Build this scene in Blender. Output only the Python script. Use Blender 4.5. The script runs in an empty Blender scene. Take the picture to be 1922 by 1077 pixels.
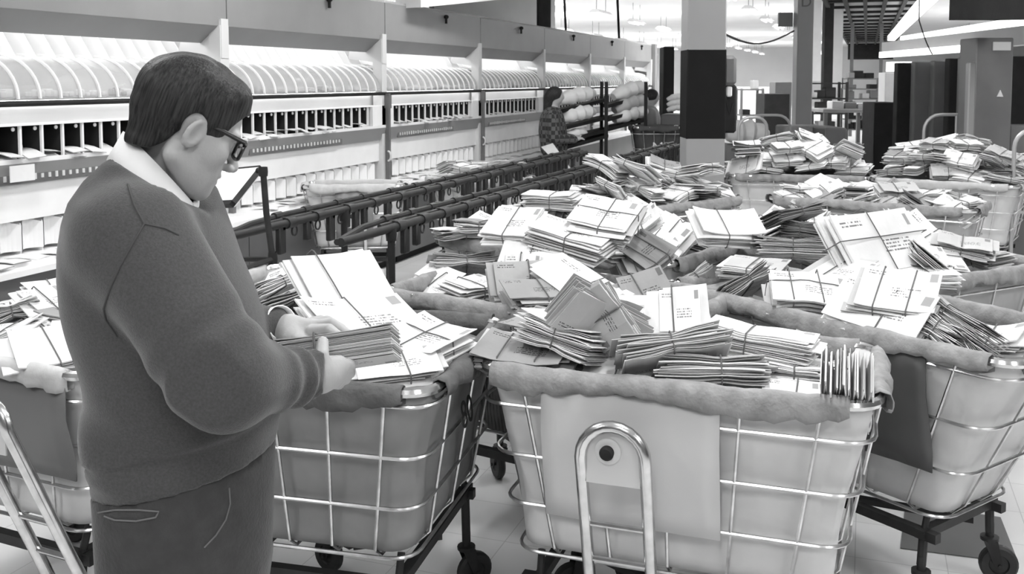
import bpy, math, random
import numpy as np
from mathutils import Vector, Matrix
S = bpy.context.scene
COL = S.collection
PI = math.pi
# ------------------------------------------------------------ camera
F = 1870.0; H = 1.7; TH = math.radians(4.0)
PSI = math.atan((1627-961)/F*math.cos(TH)); PPY = 150+F*math.tan(TH)
R_ = Vector((math.cos(PSI), math.sin(PSI), 0)); FH = Vector((-math.sin(PSI), math.cos(PSI), 0)); UZ = Vector((0, 0, 1))
FW = math.cos(TH)*FH-math.sin(TH)*UZ; UP = math.sin(TH)*FH+math.cos(TH)*UZ
CAM = Vector((0, 0, H))
cd = bpy.data.cameras.new('camera'); cam = bpy.data.objects.new('camera', cd); COL.objects.link(cam)
cd.sensor_width = 36; cd.lens = F/1922*36; cd.shift_y = -(538.5-PPY)/1922; cd.clip_end = 300; cd.clip_start = .05; cd.dof.use_dof = True; cd.dof.focus_distance = 2.3; cd.dof.aperture_fstop = 16
cam.matrix_world = Matrix(((R_.x, UP.x, -FW.x, 0), (R_.y, UP.y, -FW.y, 0), (R_.z, UP.z, -FW.z, H), (0, 0, 0, 1)))
S.camera = cam
# ------------------------------------------------------------ world, exposure
w = bpy.data.worlds.new('world'); S.world = w; w.use_nodes = True
w.node_tree.nodes['Background'].inputs[0].default_value = (1, 1, 1, 1)
w.node_tree.nodes['Background'].inputs[1].default_value = 0.20
S.view_settings.view_transform = 'Standard'; S.view_settings.look = 'None'
S.view_settings.exposure = 0.0; S.view_settings.gamma = 1.0; S.view_settings.use_curve_mapping = False
CEIL = 3.85
def area_light(name, loc, sx, sy, energy, parent=None, rot=(0, 0, 0)):
    l = bpy.data.lights.new(name, 'AREA'); l.shape = 'RECTANGLE'; l.size = sx; l.size_y = sy; l.energy = energy
    o = bpy.data.objects.new(name, l); COL.objects.link(o); o.location = loc; o.rotation_euler = rot
    if parent: o.parent = parent
    return o
# (each lamp's light is added in its own builder: ceiling fixtures and the sorting cases)
LAMP_W = 48.0      # watts of each near ceiling lamp
def ray(u, v): u = float(u); v = float(v); return FW+(u-961)/F*R_+(PPY-v)/F*UP
def pk(u, v, k): return CAM+float(k)*ray(u, v)
def pz(u, v, z):
    d = ray(u, v); return CAM+d*((z-H)/d.z)
def px_(u, v, x):
    d = ray(u, v); return CAM+d*(x/d.x)
def noise1(*a):
    x = math.sin(sum(v*k for v, k in zip(a, (12.9898, 78.233, 37.719, 51.3))))*43758.5453
    return x-math.floor(x)
# ------------------------------------------------------------ materials
MATS = {}
def mat(name, c, rough=.6, metal=0, var=0.0, vscale=6, bump=0, bscale=40, emit=0, alpha=1, sheen=0, spec=.5, detail=4, trans=0):
    if name in MATS: return MATS[name]
    m = bpy.data.materials.new(name); m.use_nodes = True; nt = m.node_tree; b = nt.nodes['Principled BSDF']
    if not isinstance(c, tuple): c = (c, c, c)
    b.inputs['Base Color'].default_value = (*c, 1); b.inputs['Roughness'].default_value = rough
    b.inputs['Metallic'].default_value = metal; b.inputs['Specular IOR Level'].default_value = spec
    b.inputs['Alpha'].default_value = alpha
    if sheen: b.inputs['Sheen Weight'].default_value = sheen; b.inputs['Sheen Roughness'].default_value = .4
    if emit: b.inputs['Emission Color'].default_value = (1, 1, 1, 1); b.inputs['Emission Strength'].default_value = emit
    if trans: b.inputs['Transmission Weight'].default_value = trans
    tc = nt.nodes.new('ShaderNodeTexCoord')
    if var:
        n = nt.nodes.new('ShaderNodeTexNoise'); n.inputs['Scale'].default_value = vscale; n.inputs['Detail'].default_value = detail
        nt.links.new(tc.outputs['Object'], n.inputs['Vector'])
        mp = nt.nodes.new('ShaderNodeMapRange'); mp.inputs['From Min'].default_value = .3; mp.inputs['From Max'].default_value = .7
        mp.inputs['To Min'].default_value = 1-var; mp.inputs['To Max'].default_value = 1+var
        nt.links.new(n.outputs['Fac'], mp.inputs['Value'])
        mx = nt.nodes.new('ShaderNodeVectorMath'); mx.operation = 'SCALE'; mx.inputs[0].default_value = c
        nt.links.new(mp.outputs[0], mx.inputs['Scale']); nt.links.new(mx.outputs[0], b.inputs['Base Color'])
    if bump:
        n2 = nt.nodes.new('ShaderNodeTexNoise'); n2.inputs['Scale'].default_value = bscale; n2.inputs['Detail'].default_value = 3
        nt.links.new(tc.outputs['Object'], n2.inputs['Vector'])
        bp = nt.nodes.new('ShaderNodeBump'); bp.inputs['Strength'].default_value = bump; bp.inputs['Distance'].default_value = .01
        nt.links.new(n2.outputs['Fac'], bp.inputs['Height']); nt.links.new(bp.outputs[0], b.inputs['Normal'])
    MATS[name] = m; return m
def paper_mat(name, c, printed=False, vsc=5):
    """paper with faint variation; printed: address lines, a stamp block and a return address from the UVs of the top face"""
    m = mat(name, c, .75, var=.07, vscale=vsc, bump=.15, bscale=25, spec=.2)
    if not printed: return m
    nt = m.node_tree; b = nt.nodes['Principled BSDF']; src = b.inputs['Base Color'].links[0].from_socket
    uv = nt.nodes.new('ShaderNodeUVMap'); sp = nt.nodes.new('ShaderNodeSeparateXYZ'); nt.links.new(uv.outputs[0], sp.inputs[0])
    oi = nt.nodes.new('ShaderNodeObjectInfo')
    def M(op, a, bb=None, c=None):
        n = nt.nodes.new('ShaderNodeMath'); n.operation = op
        for i, v in enumerate((a, bb, c)):
            if v is None: continue
            if isinstance(v, (int, float)): n.inputs[i].default_value = v
            else: nt.links.new(v, n.inputs[i])
        return n.outputs[0]
    u, v = sp.outputs[0], sp.outputs[1]
    def rect(u0, u1, v0, v1):
        return M('MULTIPLY', M('MULTIPLY', M('GREATER_THAN', u, u0), M('LESS_THAN', u, u1)), M('MULTIPLY', M('GREATER_THAN', v, v0), M('LESS_THAN', v, v1)))
    nz = nt.nodes.new('ShaderNodeTexNoise'); nz.inputs['Scale'].default_value = 1.0; nz.inputs['Detail'].default_value = 1
    cb = nt.nodes.new('ShaderNodeCombineXYZ'); nt.links.new(M('MULTIPLY', u, 60.), cb.inputs[0]); nt.links.new(M('MULTIPLY', M('FLOOR', M('MULTIPLY', v, 16.)), 7.3), cb.inputs[1])
    nt.links.new(M('MULTIPLY', oi.outputs['Random'], 99.), cb.inputs[2]); nt.links.new(cb.outputs[0], nz.inputs['Vector'])
    glyph = M('MULTIPLY', M('GREATER_THAN', nz.outputs[0], .47), M('LESS_THAN', M('FRACT', M('MULTIPLY', v, 16.)), .45))
    txt = M('MULTIPLY', glyph, M('MAXIMUM', rect(.42, .78, .28, .56), rect(.05, .3, .80, .94)))
    st = M('MULTIPLY', rect(.86, .96, .74, .95), .55)
    ink = M('MINIMUM', M('ADD', M('MULTIPLY', txt, .75), st), .8)
    mx = nt.nodes.new('ShaderNodeVectorMath'); mx.operation = 'SCALE'; nt.links.new(src, mx.inputs[0]); nt.links.new(M('SUBTRACT', 1., ink), mx.inputs['Scale'])
    nt.links.new(mx.outputs[0], b.inputs['Base Color'])
    return m
W_ = paper_mat('white_paper', .74); WP = paper_mat('white_paper_printed', .74, True)
G_ = paper_mat('grey_paper', .46, vsc=9); GP = paper_mat('grey_paper_printed', .46, True, 9)
K_ = paper_mat('manila_paper', .28, vsc=9); KP = paper_mat('manila_paper_printed', .28, True, 9)
STR = mat('string', .12, .9); STRL = mat('pale_string', .35, .9)
CANV = mat('canvas', .42, .9, var=.12, vscale=5, bump=.35, bscale=9, spec=.1)
CANVL = mat('light_canvas', .62, .9, var=.10, vscale=4, bump=.3, bscale=9, spec=.1)
CANVD = mat('dark_canvas', .07, .9, var=.2, bump=.3, bscale=9, spec=.1)
SLV = mat('sleeve_canvas', .28, .95, var=.22, vscale=18, bump=1.0, bscale=26, spec=.1)
SLVL = mat('pale_sleeve_canvas', .5, .95, var=.12, vscale=14, bump=.4, bscale=30, spec=.1)
WIRE = mat('steel_wire', .55, .28, 1, var=.25, vscale=20)
CHROME = mat('worn_chrome', .62, .22, 1, var=.15, vscale=25)
IRON = mat('dark_iron', .03, .5, .2, var=.3, vscale=15, spec=.3)
PIPE = mat('painted_pipe', .022, .55, 0, var=.3, vscale=15, spec=.3)
RUB = mat('black_rubber', .025, .6, var=.3)
CARD = mat('light_board', .60, .55, var=.05, vscale=3)
CARDD = mat('dark_board', .075, .5, var=.15, vscale=5)
WPAINT = mat('white_enamel', .82, .4, var=.03)
GPAINT = mat('grey_enamel', .24, .45, var=.05, vscale=3)
LPAINT = mat('light_grey_enamel', .62, .45, var=.04, vscale=3)
DPAINT = mat('dark_enamel', .022, .7, var=.2, spec=.15)
MPAINT = mat('mid_dark_enamel', .13, .5, var=.12, vscale=3)
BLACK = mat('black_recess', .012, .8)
TUBE = mat('fluorescent_tube', .9, .5, emit=9.0)
LAMP = mat('lamp_diffuser', .9, .5, emit=2.5)
# ------------------------------------------------------------ mesh helpers
class MB:
    def __init__(s): s.v = []; s.f = []; s.m = []; s.uv = {}; s.cur = 0
    def add(s, vs, fs, mi=None):
        o = len(s.v); s.v += [tuple(x) for x in vs]; s.f += [tuple(i+o for i in f) for f in fs]; s.m += [s.cur if mi is None else mi]*len(fs)
    def box(s, c, d, M=None, mi=None, bev=0):
        x, y, z = d[0]/2, d[1]/2, d[2]/2; c = Vector(c)
        if bev:
            b = min(bev, x*.9, y*.9, z*.9); vs = []
            for sx in (-1, 1):
                for sy in (-1, 1):
                    for sz in (-1, 1):
                        vs += [(sx*x, sy*(y-b), sz*(z-b)), (sx*(x-b), sy*y, sz*(z-b)), (sx*(x-b), sy*(y-b), sz*z)]
            def I(a, b_, c_, k): return ((a*2+b_)*2+c_)*3+k
            fs = []
            fs += [(I(0,0,0,0), I(0,0,1,0), I(0,1,1,0), I(0,1,0,0)), (I(1,0,0,0), I(1,1,0,0), I(1,1,1,0), I(1,0,1,0))]
            fs += [(I(0,0,0,1), I(1,0,0,1), I(1,0,1,1), I(0,0,1,1)), (I(0,1,0,1), I(0,1,1,1), I(1,1,1,1), I(1,1,0,1))]
            fs += [(I(0,0,0,2), I(0,1,0,2), I(1,1,0,2), I(1,0,0,2)), (I(0,0,1,2), I(1,0,1,2), I(1,1,1,2), I(0,1,1,2))]
            for a in (0, 1):
                for c_ in (0, 1):
                    fs.append((I(a,c_,0,0), I(a,c_,0,1), I(a,c_,1,1), I(a,c_,1,0)))
                    fs.append((I(a,0,c_,0), I(a,0,c_,2), I(a,1,c_,2), I(a,1,c_,0)))
                    fs.append((I(0,a,c_,1), I(0,a,c_,2), I(1,a,c_,2), I(1,a,c_,1)))
                    for e in (0, 1): fs.append((I(a,c_,e,0), I(a,c_,e,1), I(a,c_,e,2)))
            fs = [tuple(f) for f in fs]
        else:
            vs = [(-x,-y,-z), (x,-y,-z), (x,y,-z), (-x,y,-z), (-x,-y,z), (x,-y,z), (x,y,z), (-x,y,z)]
            fs = [(0,3,2,1), (4,5,6,7), (0,1,5,4), (1,2,6,5), (2,3,7,6), (3,0,4,7)]
        if M is not None: vs = [M@Vector(q) for q in vs]
        s.add([Vector(q)+c for q in vs], fs, mi)
    def hexa(s, p, mi=None): s.add(p, [(0,3,2,1), (4,5,6,7), (0,1,5,4), (1,2,6,5), (2,3,7,6), (3,0,4,7)], mi)
    def tube(s, pts, r, n=8, closed=False, mi=None, ell=None, cap=True):
        pts = [Vector(p) for p in pts]; N = len(pts); rings = []; up = None
        for i in range(N):
            if closed: t = pts[(i+1) % N]-pts[i-1]
            else: t = pts[min(i+1, N-1)]-pts[max(i-1, 0)]
            t = t.normalized() if t.length > 1e-9 else Vector((0, 0, 1))
            if up is None:
                up = Vector((0, 0, 1)) if abs(t.z) < .9 else Vector((1, 0, 0))
            a = up.cross(t); a = a.normalized() if a.length > 1e-6 else t.orthogonal().normalized()
            b = t.cross(a).normalized(); up = b
            rr = r[i] if isinstance(r, (list, tuple)) else r
            e = ell or (1, 1)
            rings.append([pts[i]+a*math.cos(2*PI*j/n)*rr*e[0]+b*math.sin(2*PI*j/n)*rr*e[1] for j in range(n)])
        vs = [v for q in rings for v in q]; fs = []
        for i in range(N if closed else N-1):
            k = (i+1) % N
            for j in range(n): fs.append((i*n+j, i*n+(j+1) % n, k*n+(j+1) % n, k*n+j))
        if not closed and cap: fs += [tuple(range(n))[::-1], tuple((N-1)*n+j for j in range(n))]
        s.add(vs, fs, mi)
    def cyl(s, a, b, r, n=16, r2=None, mi=None): s.tube([a, b], [r, r2 if r2 is not None else r], n, mi=mi)
    def lathe(s, prof, c, axis, n=20, mi=None):
        ax = Vector(axis).normalized(); u = ax.orthogonal().normalized(); v = ax.cross(u); c = Vector(c); vs = []; N = len(prof)
        for (r, h) in prof:
            for j in range(n): vs.append(c+ax*h+(u*math.cos(2*PI*j/n)+v*math.sin(2*PI*j/n))*r)
        fs = [(i*n+j, i*n+(j+1) % n, (i+1)*n+(j+1) % n, (i+1)*n+j) for i in range(N-1) for j in range(n)]
        s.add(vs, fs, mi)
    def sheet(s, grid, mi=None):
        R, C = len(grid), len(grid[0]); s.add([p for row in grid for p in row], [(i*C+j, i*C+j+1, (i+1)*C+j+1, (i+1)*C+j) for i in range(R-1) for j in range(C-1)], mi)
    def build(s, name, mats, parent=None, smooth=True, loc=None, solid=0, angle=True):
        me = bpy.data.meshes.new(name); me.from_pydata(s.v, [], s.f)
        if not isinstance(mats, (list, tuple)): mats = [mats]
        for m in mats: me.materials.append(m)
        me.polygons.foreach_set('material_index', s.m)
        if s.uv:
            ul = me.uv_layers.new(name='UVMap'); arr = np.full((len(me.loops), 2), -1.0, 'f')
            for fi, uvs in s.uv.items():
                ls = me.polygons[fi].loop_start
                for k, q in enumerate(uvs): arr[ls+k] = q
            ul.data.foreach_set('uv', arr.ravel())
        if smooth:
            me.shade_smooth()
            if angle: me.set_sharp_from_angle(angle=math.radians(38))
        me.update()
        o = bpy.data.objects.new(name, me); COL.objects.link(o)
        if parent: o.parent = parent
        if loc is not None: o.location = loc
        if solid:
            md = o.modifiers.new('solid', 'SOLIDIFY'); md.thickness = solid; md.offset = 0
        return o
def tag(o, label=None, cat=None, group=None, kind=None):
    if label: o['label'] = label
    if cat: o['category'] = cat
    if group: o['group'] = group
    if kind: o['kind'] = kind
    return o
def empty(name, label, cat, loc=(0, 0, 0), rz=0, group=None):
    o = bpy.data.objects.new(name, None); COL.objects.link(o); o.location = loc; o.rotation_euler = (0, 0, rz)
    o.empty_display_size = .1
    return tag(o, label, cat, group)
def copy_tree(o, parent=None):
    c = o.copy(); COL.objects.link(c)
    if parent: c.parent = parent
    for ch in list(o.children): copy_tree(ch, c)
    return c
def rrect(L, W, r, z, n=5, dx=0, dy=0):
    out = []
    for cx, cy, a0 in ((L/2-r, W/2-r, 0), (-L/2+r, W/2-r, 90), (-L/2+r, -W/2+r, 180), (L/2-r, -W/2+r, 270)):
        for k in range(n+1):
            a = math.radians(a0+90*k/n); out.append(Vector((cx+r*math.cos(a)+dx, cy+r*math.sin(a)+dy, z)))
    return out
def densify(pts, step, closed=True):
    out = []; N = len(pts)
    for i in range(N if closed else N-1):
        a, b = pts[i], pts[(i+1) % N]; n = max(1, int((b-a).length/step))
        out += [a.lerp(b, j/n) for j in range(n)]
    if not closed: out.append(pts[-1])
    return out
def text_mesh(txt, size, name, m, parent, M, depth=.001):
    cu = bpy.data.curves.new(name, 'FONT'); cu.body = txt; cu.size = size; cu.extrude = depth; cu.align_x = 'CENTER'; cu.align_y = 'CENTER'
    t = bpy.data.objects.new(name, cu); COL.objects.link(t)
    dg = bpy.context.evaluated_depsgraph_get(); me = bpy.data.meshes.new_from_object(t.evaluated_get(dg)); bpy.data.objects.remove(t)
    me.name = name; me.materials.clear(); me.materials.append(m)
    o = bpy.data.objects.new(name, me); COL.objects.link(o); o.parent = parent; o.matrix_local = M
    return o
#@@STRUCT
# ------------------------------------------------------------ room shell
def struct(name, mb, m, **k):
    o = mb.build(name, m, **k); o['kind'] = 'structure'; return o
fl = mat('floor_vinyl', .74, .35, var=.05, vscale=2.2, bump=.05, bscale=3)
nt = fl.node_tree; bs = nt.nodes['Principled BSDF']
src = bs.inputs['Base Color'].links[0].from_socket
br = nt.nodes.new('ShaderNodeTexBrick'); br.offset = 0; br.inputs['Color1'].default_value = (1, 1, 1, 1); br.inputs['Color2'].default_value = (.95, .95, .95, 1)
br.inputs['Mortar'].default_value = (.7, .7, .7, 1); br.inputs['Scale'].default_value = 1; br.inputs['Mortar Size'].default_value = .002; br.inputs['Brick Width'].default_value = .305; br.inputs['Row Height'].default_value = .305
tc = nt.nodes.new('ShaderNodeTexCoord'); nt.links.new(tc.outputs['Object'], br.inputs['Vector'])
mm = nt.nodes.new('ShaderNodeVectorMath'); mm.operation = 'MULTIPLY'; nt.links.new(src, mm.inputs[0]); nt.links.new(br.outputs['Color'], mm.inputs[1]); nt.links.new(mm.outputs[0], bs.inputs['Base Color'])
m = MB(); m.box((-2, 31, -.05), (46, 76, .1)); struct('floor', m, fl, smooth=False)
cm = mat('ceiling_paint', .8, .8, var=.04, vscale=.6)
m = MB(); m.box((-2, 31, CEIL+.05), (46, 76, .1)); struct('ceiling', m, cm, smooth=False)
wm = mat('wall_paint', .7, .8, var=.06, vscale=.5)
m = MB(); m.box((-2, 68.9, CEIL/2), (46, .2, CEIL)); struct('wall_back', m, wm, smooth=False)
m = MB(); m.box((-24.9, 31, CEIL/2), (.2, 75.6, CEIL)); struct('wall_left', m, wm, smooth=False)
m = MB(); m.box((20.9, 31, CEIL/2), (.2, 75.6, CEIL)); struct('wall_right', m, wm, smooth=False)
# dark floor square
m = MB(); q = [pz(1700, 945, 0), pz(1878, 972, 0), pz(1912, 1058, 0), pz(1690, 1030, 0)]
m.add([(p.x, p.y, .0015) for p in q]+[(p.x, p.y, .004) for p in q], [(0,1,2,3), (7,6,5,4), (0,4,5,1), (1,5,6,2), (2,6,7,3), (3,7,4,0)])
tag(m.build('floor_tile', mat('dark_vinyl', .13, .5, var=.05), smooth=False), 'dark grey square of vinyl on the pale floor at the right edge', 'floor tile')
# ceiling lamps: rows of long fluorescent fixtures
def ceiling_lamp(proto=[None]):
    if proto[0] is None:
        e = empty('ceiling_light', 'long bright fluorescent fixture in the rows under the ceiling', 'ceiling light', group='fluorescent ceiling lights')
        a = MB(); a.hexa([(-.16,-.62,.02), (.16,-.62,.02), (.16,.62,.02), (-.16,.62,.02), (-.07,-.62,.10), (.07,-.62,.10), (.07,.62,.10), (-.07,.62,.10)]); a.build('reflector', WPAINT, e, smooth=False)
        b = MB(); b.tube([(-.07,-.6,0), (-.07,.6,0)], .02, 8); b.tube([(.07,-.6,0), (.07,.6,0)], .02, 8); b.build('fluorescent_tube', LAMP, e)
        c = MB(); c.cyl((0,-.45,.1), (0,-.45,.55), .006, 6); c.cyl((0,.45,.1), (0,.45,.55), .006, 6); c.build('hanger', IRON, e)
        proto[0] = e; return e
    return copy_tree(proto[0])
LZ = CEIL-.55
for X in (-3.0, -.2, 2.6):
    for Y in (-.6, 2.4, 5.4, 8.6):
        o = ceiling_lamp(); o.location = (X, Y, LZ)
        area_light('ceiling_light_glow', (X, Y, LZ-.04), .3, 1.25, LAMP_W)
for X in (-20, -16.5, -13, -9.5, -6.2, -2.6):
    for Y in range(16, 66, 4):
        if X > -5 and Y < 20: continue
        o = ceiling_lamp(); o.location = (X, Y, LZ)
        if Y in (20, 32, 48, 60): area_light('ceiling_light_glow', (X, Y, LZ-.04), .6, 2.5, LAMP_W*3.2); area_light('added_ceiling_fill', (X, Y, LZ+.12), .6, 2.5, LAMP_W*1.0, rot=(PI, 0, 0))  # upward lamps are added fill to whiten the ceiling above the closed reflectors
for X in (3.6, 7, 10.5):
    for Y in (16, 21, 27, 34, 42):
        o = ceiling_lamp(); o.location = (X, Y, LZ)
        if Y in (21, 34): area_light('ceiling_light_glow', (X, Y, LZ-.04), .6, 2.5, LAMP_W*4); area_light('added_ceiling_fill', (X, Y, LZ+.12), .6, 2.5, LAMP_W*1.0, rot=(PI, 0, 0))  # the lamp facing up is again added ceiling fill, not part of the fixture
#@@CONSOLE
# ------------------------------------------------------------ letter sorting cases on the left
XF = -4.2; BL = 2.42; UY = [3.48+BL*i for i in range(8)]
NB = 14; PIT = .148
def frosted():
    m = bpy.data.materials.new('clear_plastic_hood'); m.use_nodes = True; nt = m.node_tree; b = nt.nodes['Principled BSDF']
    b.inputs['Base Color'].default_value = (.75, .75, .75, 1); b.inputs['Roughness'].default_value = .12; b.inputs['Alpha'].default_value = .30; b.inputs['Specular IOR Level'].default_value = .25; b.inputs['Roughness'].default_value = .3
    return m
HOOD = frosted()
def arc(n=8):   # hood profile (x inward negative from the case front)
    return [(-.30+.30*math.sin(PI/2*i/n), 1.60+.235*math.cos(PI/2*i/n)) for i in range(n+1)]
def console():
    e = empty('sorting_case', '', 'sorting case')
    L = BL
    def bx(name, x0, x1, z0, z1, m_, y0=.0, y1=L, par=e, bev=0):
        b = MB(); b.box(((x0+x1)/2, (y0+y1)/2, (z0+z1)/2), (abs(x1-x0), y1-y0, z1-z0), bev=bev); return b.build(name, m_, par, smooth=bool(bev))
    b = MB()
    b.box((-.02, L/2, 2.25), (.04, L-.012, .36)); b.hexa([(-.04,.006,2.07), (0,.006,2.07), (0,L-.006,2.07), (-.04,L-.006,2.07), (-.04,.006,2.072), (0,.006,2.072), (0,L-.006,2.072), (-.04,L-.006,2.072)])
    b.hexa([(-.16,.006,1.955), (-.15,.006,1.955), (-.15,L-.006,1.955), (-.16,L-.006,1.955), (-.012,.006,2.07), (0,.006,2.07), (0,L-.006,2.07), (-.012,L-.006,2.07)])
    b.build('fascia', GPAINT, e, smooth=False)
    f = MB(); f.box((-.3, L/2, 2.42), (.6, L, .02)); f.box((-.6, L/2, 2.08), (.02, L, .7)); f.build('light_box', WPAINT, e, smooth=False)
    t = MB(); t.tube([(-.3, .1, 2.05), (-.3, L-.1, 2.05)], .03, 10); t.build('fluorescent_tube', TUBE, e)
    t = MB(); t.tube([(-.06, .1, 1.588), (-.06, L-.1, 1.588)], .008, 6); t.tube([(-.035, .1, 1.145), (-.035, L-.1, 1.145)], .008, 6); t.build('under_shelf_tube', TUBE, e)
    f = MB()
    for i in range(16):
        y = .14+PIT*i
        f.hexa([(-.59, y-.003, 1.82), (-.30, y-.003, 1.82), (-.30, y+.003, 1.82), (-.59, y+.003, 1.82), (-.59, y-.003, 2.04), (-.42, y-.003, 2.0), (-.42, y+.003, 2.0), (-.59, y+.003, 2.04)])
    f.box((-.45, L/2, 1.815), (.32, L, .01)); f.build('white_fins', WPAINT, e, smooth=False)
    k = MB(); k.lathe([(0, 0), (.016, 0), (.022, .012), (.022, .03), (.012, .045), (0, .05)], (0, 1.38, 2.36), (1, 0, 0), 12); k.box((.02, 1.38, 2.32), (.02, .02, .06)); k.build('latch_knob', DPAINT, e)
    # hood
    h = MB(); A = arc(10); h.sheet([[(x, y, z) for x, z in A] for y in (.04, L-.02)]); h.build('hood', HOOD, e, solid=.004)
    for i in range(16):
        h = MB(); y = .14+PIT*i
        vs = [(x, yy, z) for yy in (y-.006, y+.006) for x, z in A]+[(x+.014*math.sin(PI/2*j/10), yy, z+.014*math.cos(PI/2*j/10)) for yy in (y-.006, y+.006) for j, (x, z) in enumerate(A)]
        n = len(A); fs = []
        for j in range(n-1):
            fs += [(j, j+1, n+j+1, n+j), (2*n+j, 3*n+j, 3*n+j+1, 2*n+j+1), (j, 2*n+j, 2*n+j+1, j+1), (n+j, n+j+1, 3*n+j+1, 3*n+j)]
        h.add(vs, fs); h.build('hood_rib', WPAINT, e, smooth=False)
    h = MB(); h.box((-.17, L/2, 1.598), (.32, L, .012)); h.box((-.42, L/2, 1.72), (.01, L, .24)); h.build('hood_tray', LPAINT, e, smooth=False)
    random.seed(5); h = MB()
    for i in range(60):
        y = random.uniform(.15, L-.1); s = random.uniform(.02, .05)
        h.box((random.uniform(-.16, -.05), y, 1.604+s/2), (s*1.2, s, s), Matrix.Rotation(random.uniform(-.7, .7), 3, 'Z'), mi=random.choice((0, 0, 0, 1)), bev=.006)
    tag(h.build('loose_slips', [W_, MPAINT], e), kind='stuff')
    h = MB(); h.tube([(.01, 0, 1.575), (.01, L, 1.575)], .016, 8)
    h.build('rail', DPAINT, e)
    bx('upper_panel', -.16, -.10, 1.455, 1.59, LPAINT)
    # pigeonhole row
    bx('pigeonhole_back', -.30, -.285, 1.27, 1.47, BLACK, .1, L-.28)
    h = MB(); y0 = .16
    h.box((-.15, L/2, 1.462), (.31, L, .008)); h.box((-.14, L/2, 1.267), (.33, L, .012)); h.box((.022, L/2, 1.272), (.008, L, .03)); h.box((-.14, .07, 1.37), (.31, .13, .19)); h.box((-.14, L-.15, 1.37), (.31, .27, .19)); h.build('pigeonhole_shelf', WPAINT, e, smooth=False)
    for i in range(NB):
        h = MB(); g = MB(); c = MB(); y = y0+PIT*i
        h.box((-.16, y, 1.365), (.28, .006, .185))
        g.box((-.012, y, 1.365), (.014, .014, .185))
        c.lathe([(0, 0), (.011, 0), (.011, .006), (0, .008)], (-.03, y-.03, 1.44), (1, 0, 0), 8)
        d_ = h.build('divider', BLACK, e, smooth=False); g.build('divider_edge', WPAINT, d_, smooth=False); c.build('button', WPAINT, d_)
    b = MB(); b.hexa([(-.02,0,1.15), (0,0,1.15), (0,L,1.15), (-.02,L,1.15), (.0,0,1.262), (.03,0,1.262), (.03,L,1.262), (0,L,1.262)]); b.build('sloped_panel', GPAINT, e, smooth=False)
    b = MB(); b.box((.004, .9, 1.185), (.02, 1.35, .055)); b.build('key_strip', MPAINT, e, smooth=False)
    for i in range(26):
        b = MB(); hgt = .022+.012*noise1(i, 3)
        b.box((.017, .27+.05*i, 1.187), (.006, .016, hgt)); b.build('key_tab', LPAINT, e, smooth=False)
    bx('lower_panel', -.06, -.02, .955, 1.15, WPAINT)
    # arched letter holders
    h = MB()
    h.box((-.24, L/2, .86), (.02, L, .2)); h.box((-.05, L/2, .760), (.44, L, .02))
    for i in range(NB+1):
        y = y0+PIT*i
        h.box((-.13, y, .855), (.20, .006, .17))
        if i < NB:
            row = []
            for j in range(9):
                a = PI*j/8; row.append((-.02-.05*math.sin(a), y+.003+(PIT-.006)*(j/8), .0))
            h.sheet([[Vector(p)+Vector((0, 0, .79)) for p in row], [Vector(p)+Vector((.0, 0, .93+.02*math.sin(PI*j/8))) for j, p in enumerate(row)]])
    h.build('letter_holder', WPAINT, e, smooth=False)
    h = MB(); h.box((.12, L/2, .74), (.30, L, .03)); h.build('ledge', WPAINT, e, smooth=False)
    b = MB(); b.box((-.1, L/2, .40), (.5, L-.01, .65)); b.build('base_cabinet', MPAINT, e, smooth=False)
    b = MB(); b.box((-.12, L/2, .04), (.44, L-.02, .08)); b.build('plinth', DPAINT, e, smooth=False)
    # upright with bracket at the far end
    b = MB(); b.box((-.03, L-.05, 1.05), (.09, .10, 2.05))
    b.hexa([(-.34, L-.09, 1.90), (.02, L-.09, 1.85), (.02, L-.01, 1.85), (-.34, L-.01, 1.90), (-.30, L-.09, 2.02), (.02, L-.09, 2.12), (.02, L-.01, 2.12), (-.30, L-.01, 2.02)])
    b.build('upright', LPAINT, e, smooth=False)
    b = MB(); b.box((.04, L-.03, 1.0), (.035, .035, 1.15)); b.box((.04, L-.03, 1.5), (.05, .05, .12)); b.build('post', MPAINT, e, smooth=False)
    b = MB(); b.tube([(.05+.03*math.cos(a), L-.06+.0*a, 1.0+.045*math.sin(a)) for a in np.linspace(-PI/2, PI/2, 8)], .009, 6); b.build('hook', LPAINT, e)
    return e
labels = ['sorting case with lit hood and pigeonholes behind the man, leftmost of the wall', 'lit sorting case seen just right of the man\'s glasses, with a row of dark pigeonholes',
 'third sorting case of the wall from the left, behind the pipe rack', 'fourth sorting case from the left, ending behind the person in plaid',
 'fifth sorting case from the left, behind the racks of rolled sacks', 'sixth sorting case from the left, near the far end of the lit wall', 'last and farthest sorting case at the end of the lit wall']
CS = console()
for i in range(7):
    o = CS if i == 0 else copy_tree(CS)
    o.location = (XF, UY[i], 0); o['label'] = labels[i]; o['group'] = 'sorting cases along the left wall'
m = MB(); m.box((XF-.3, UY[7]+.12, 1.22), (.75, .2, 2.44)); tag(m.build('end_panel', GPAINT, smooth=False), 'tall grey panel closing the far end of the sorting cases', 'panel')
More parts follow.
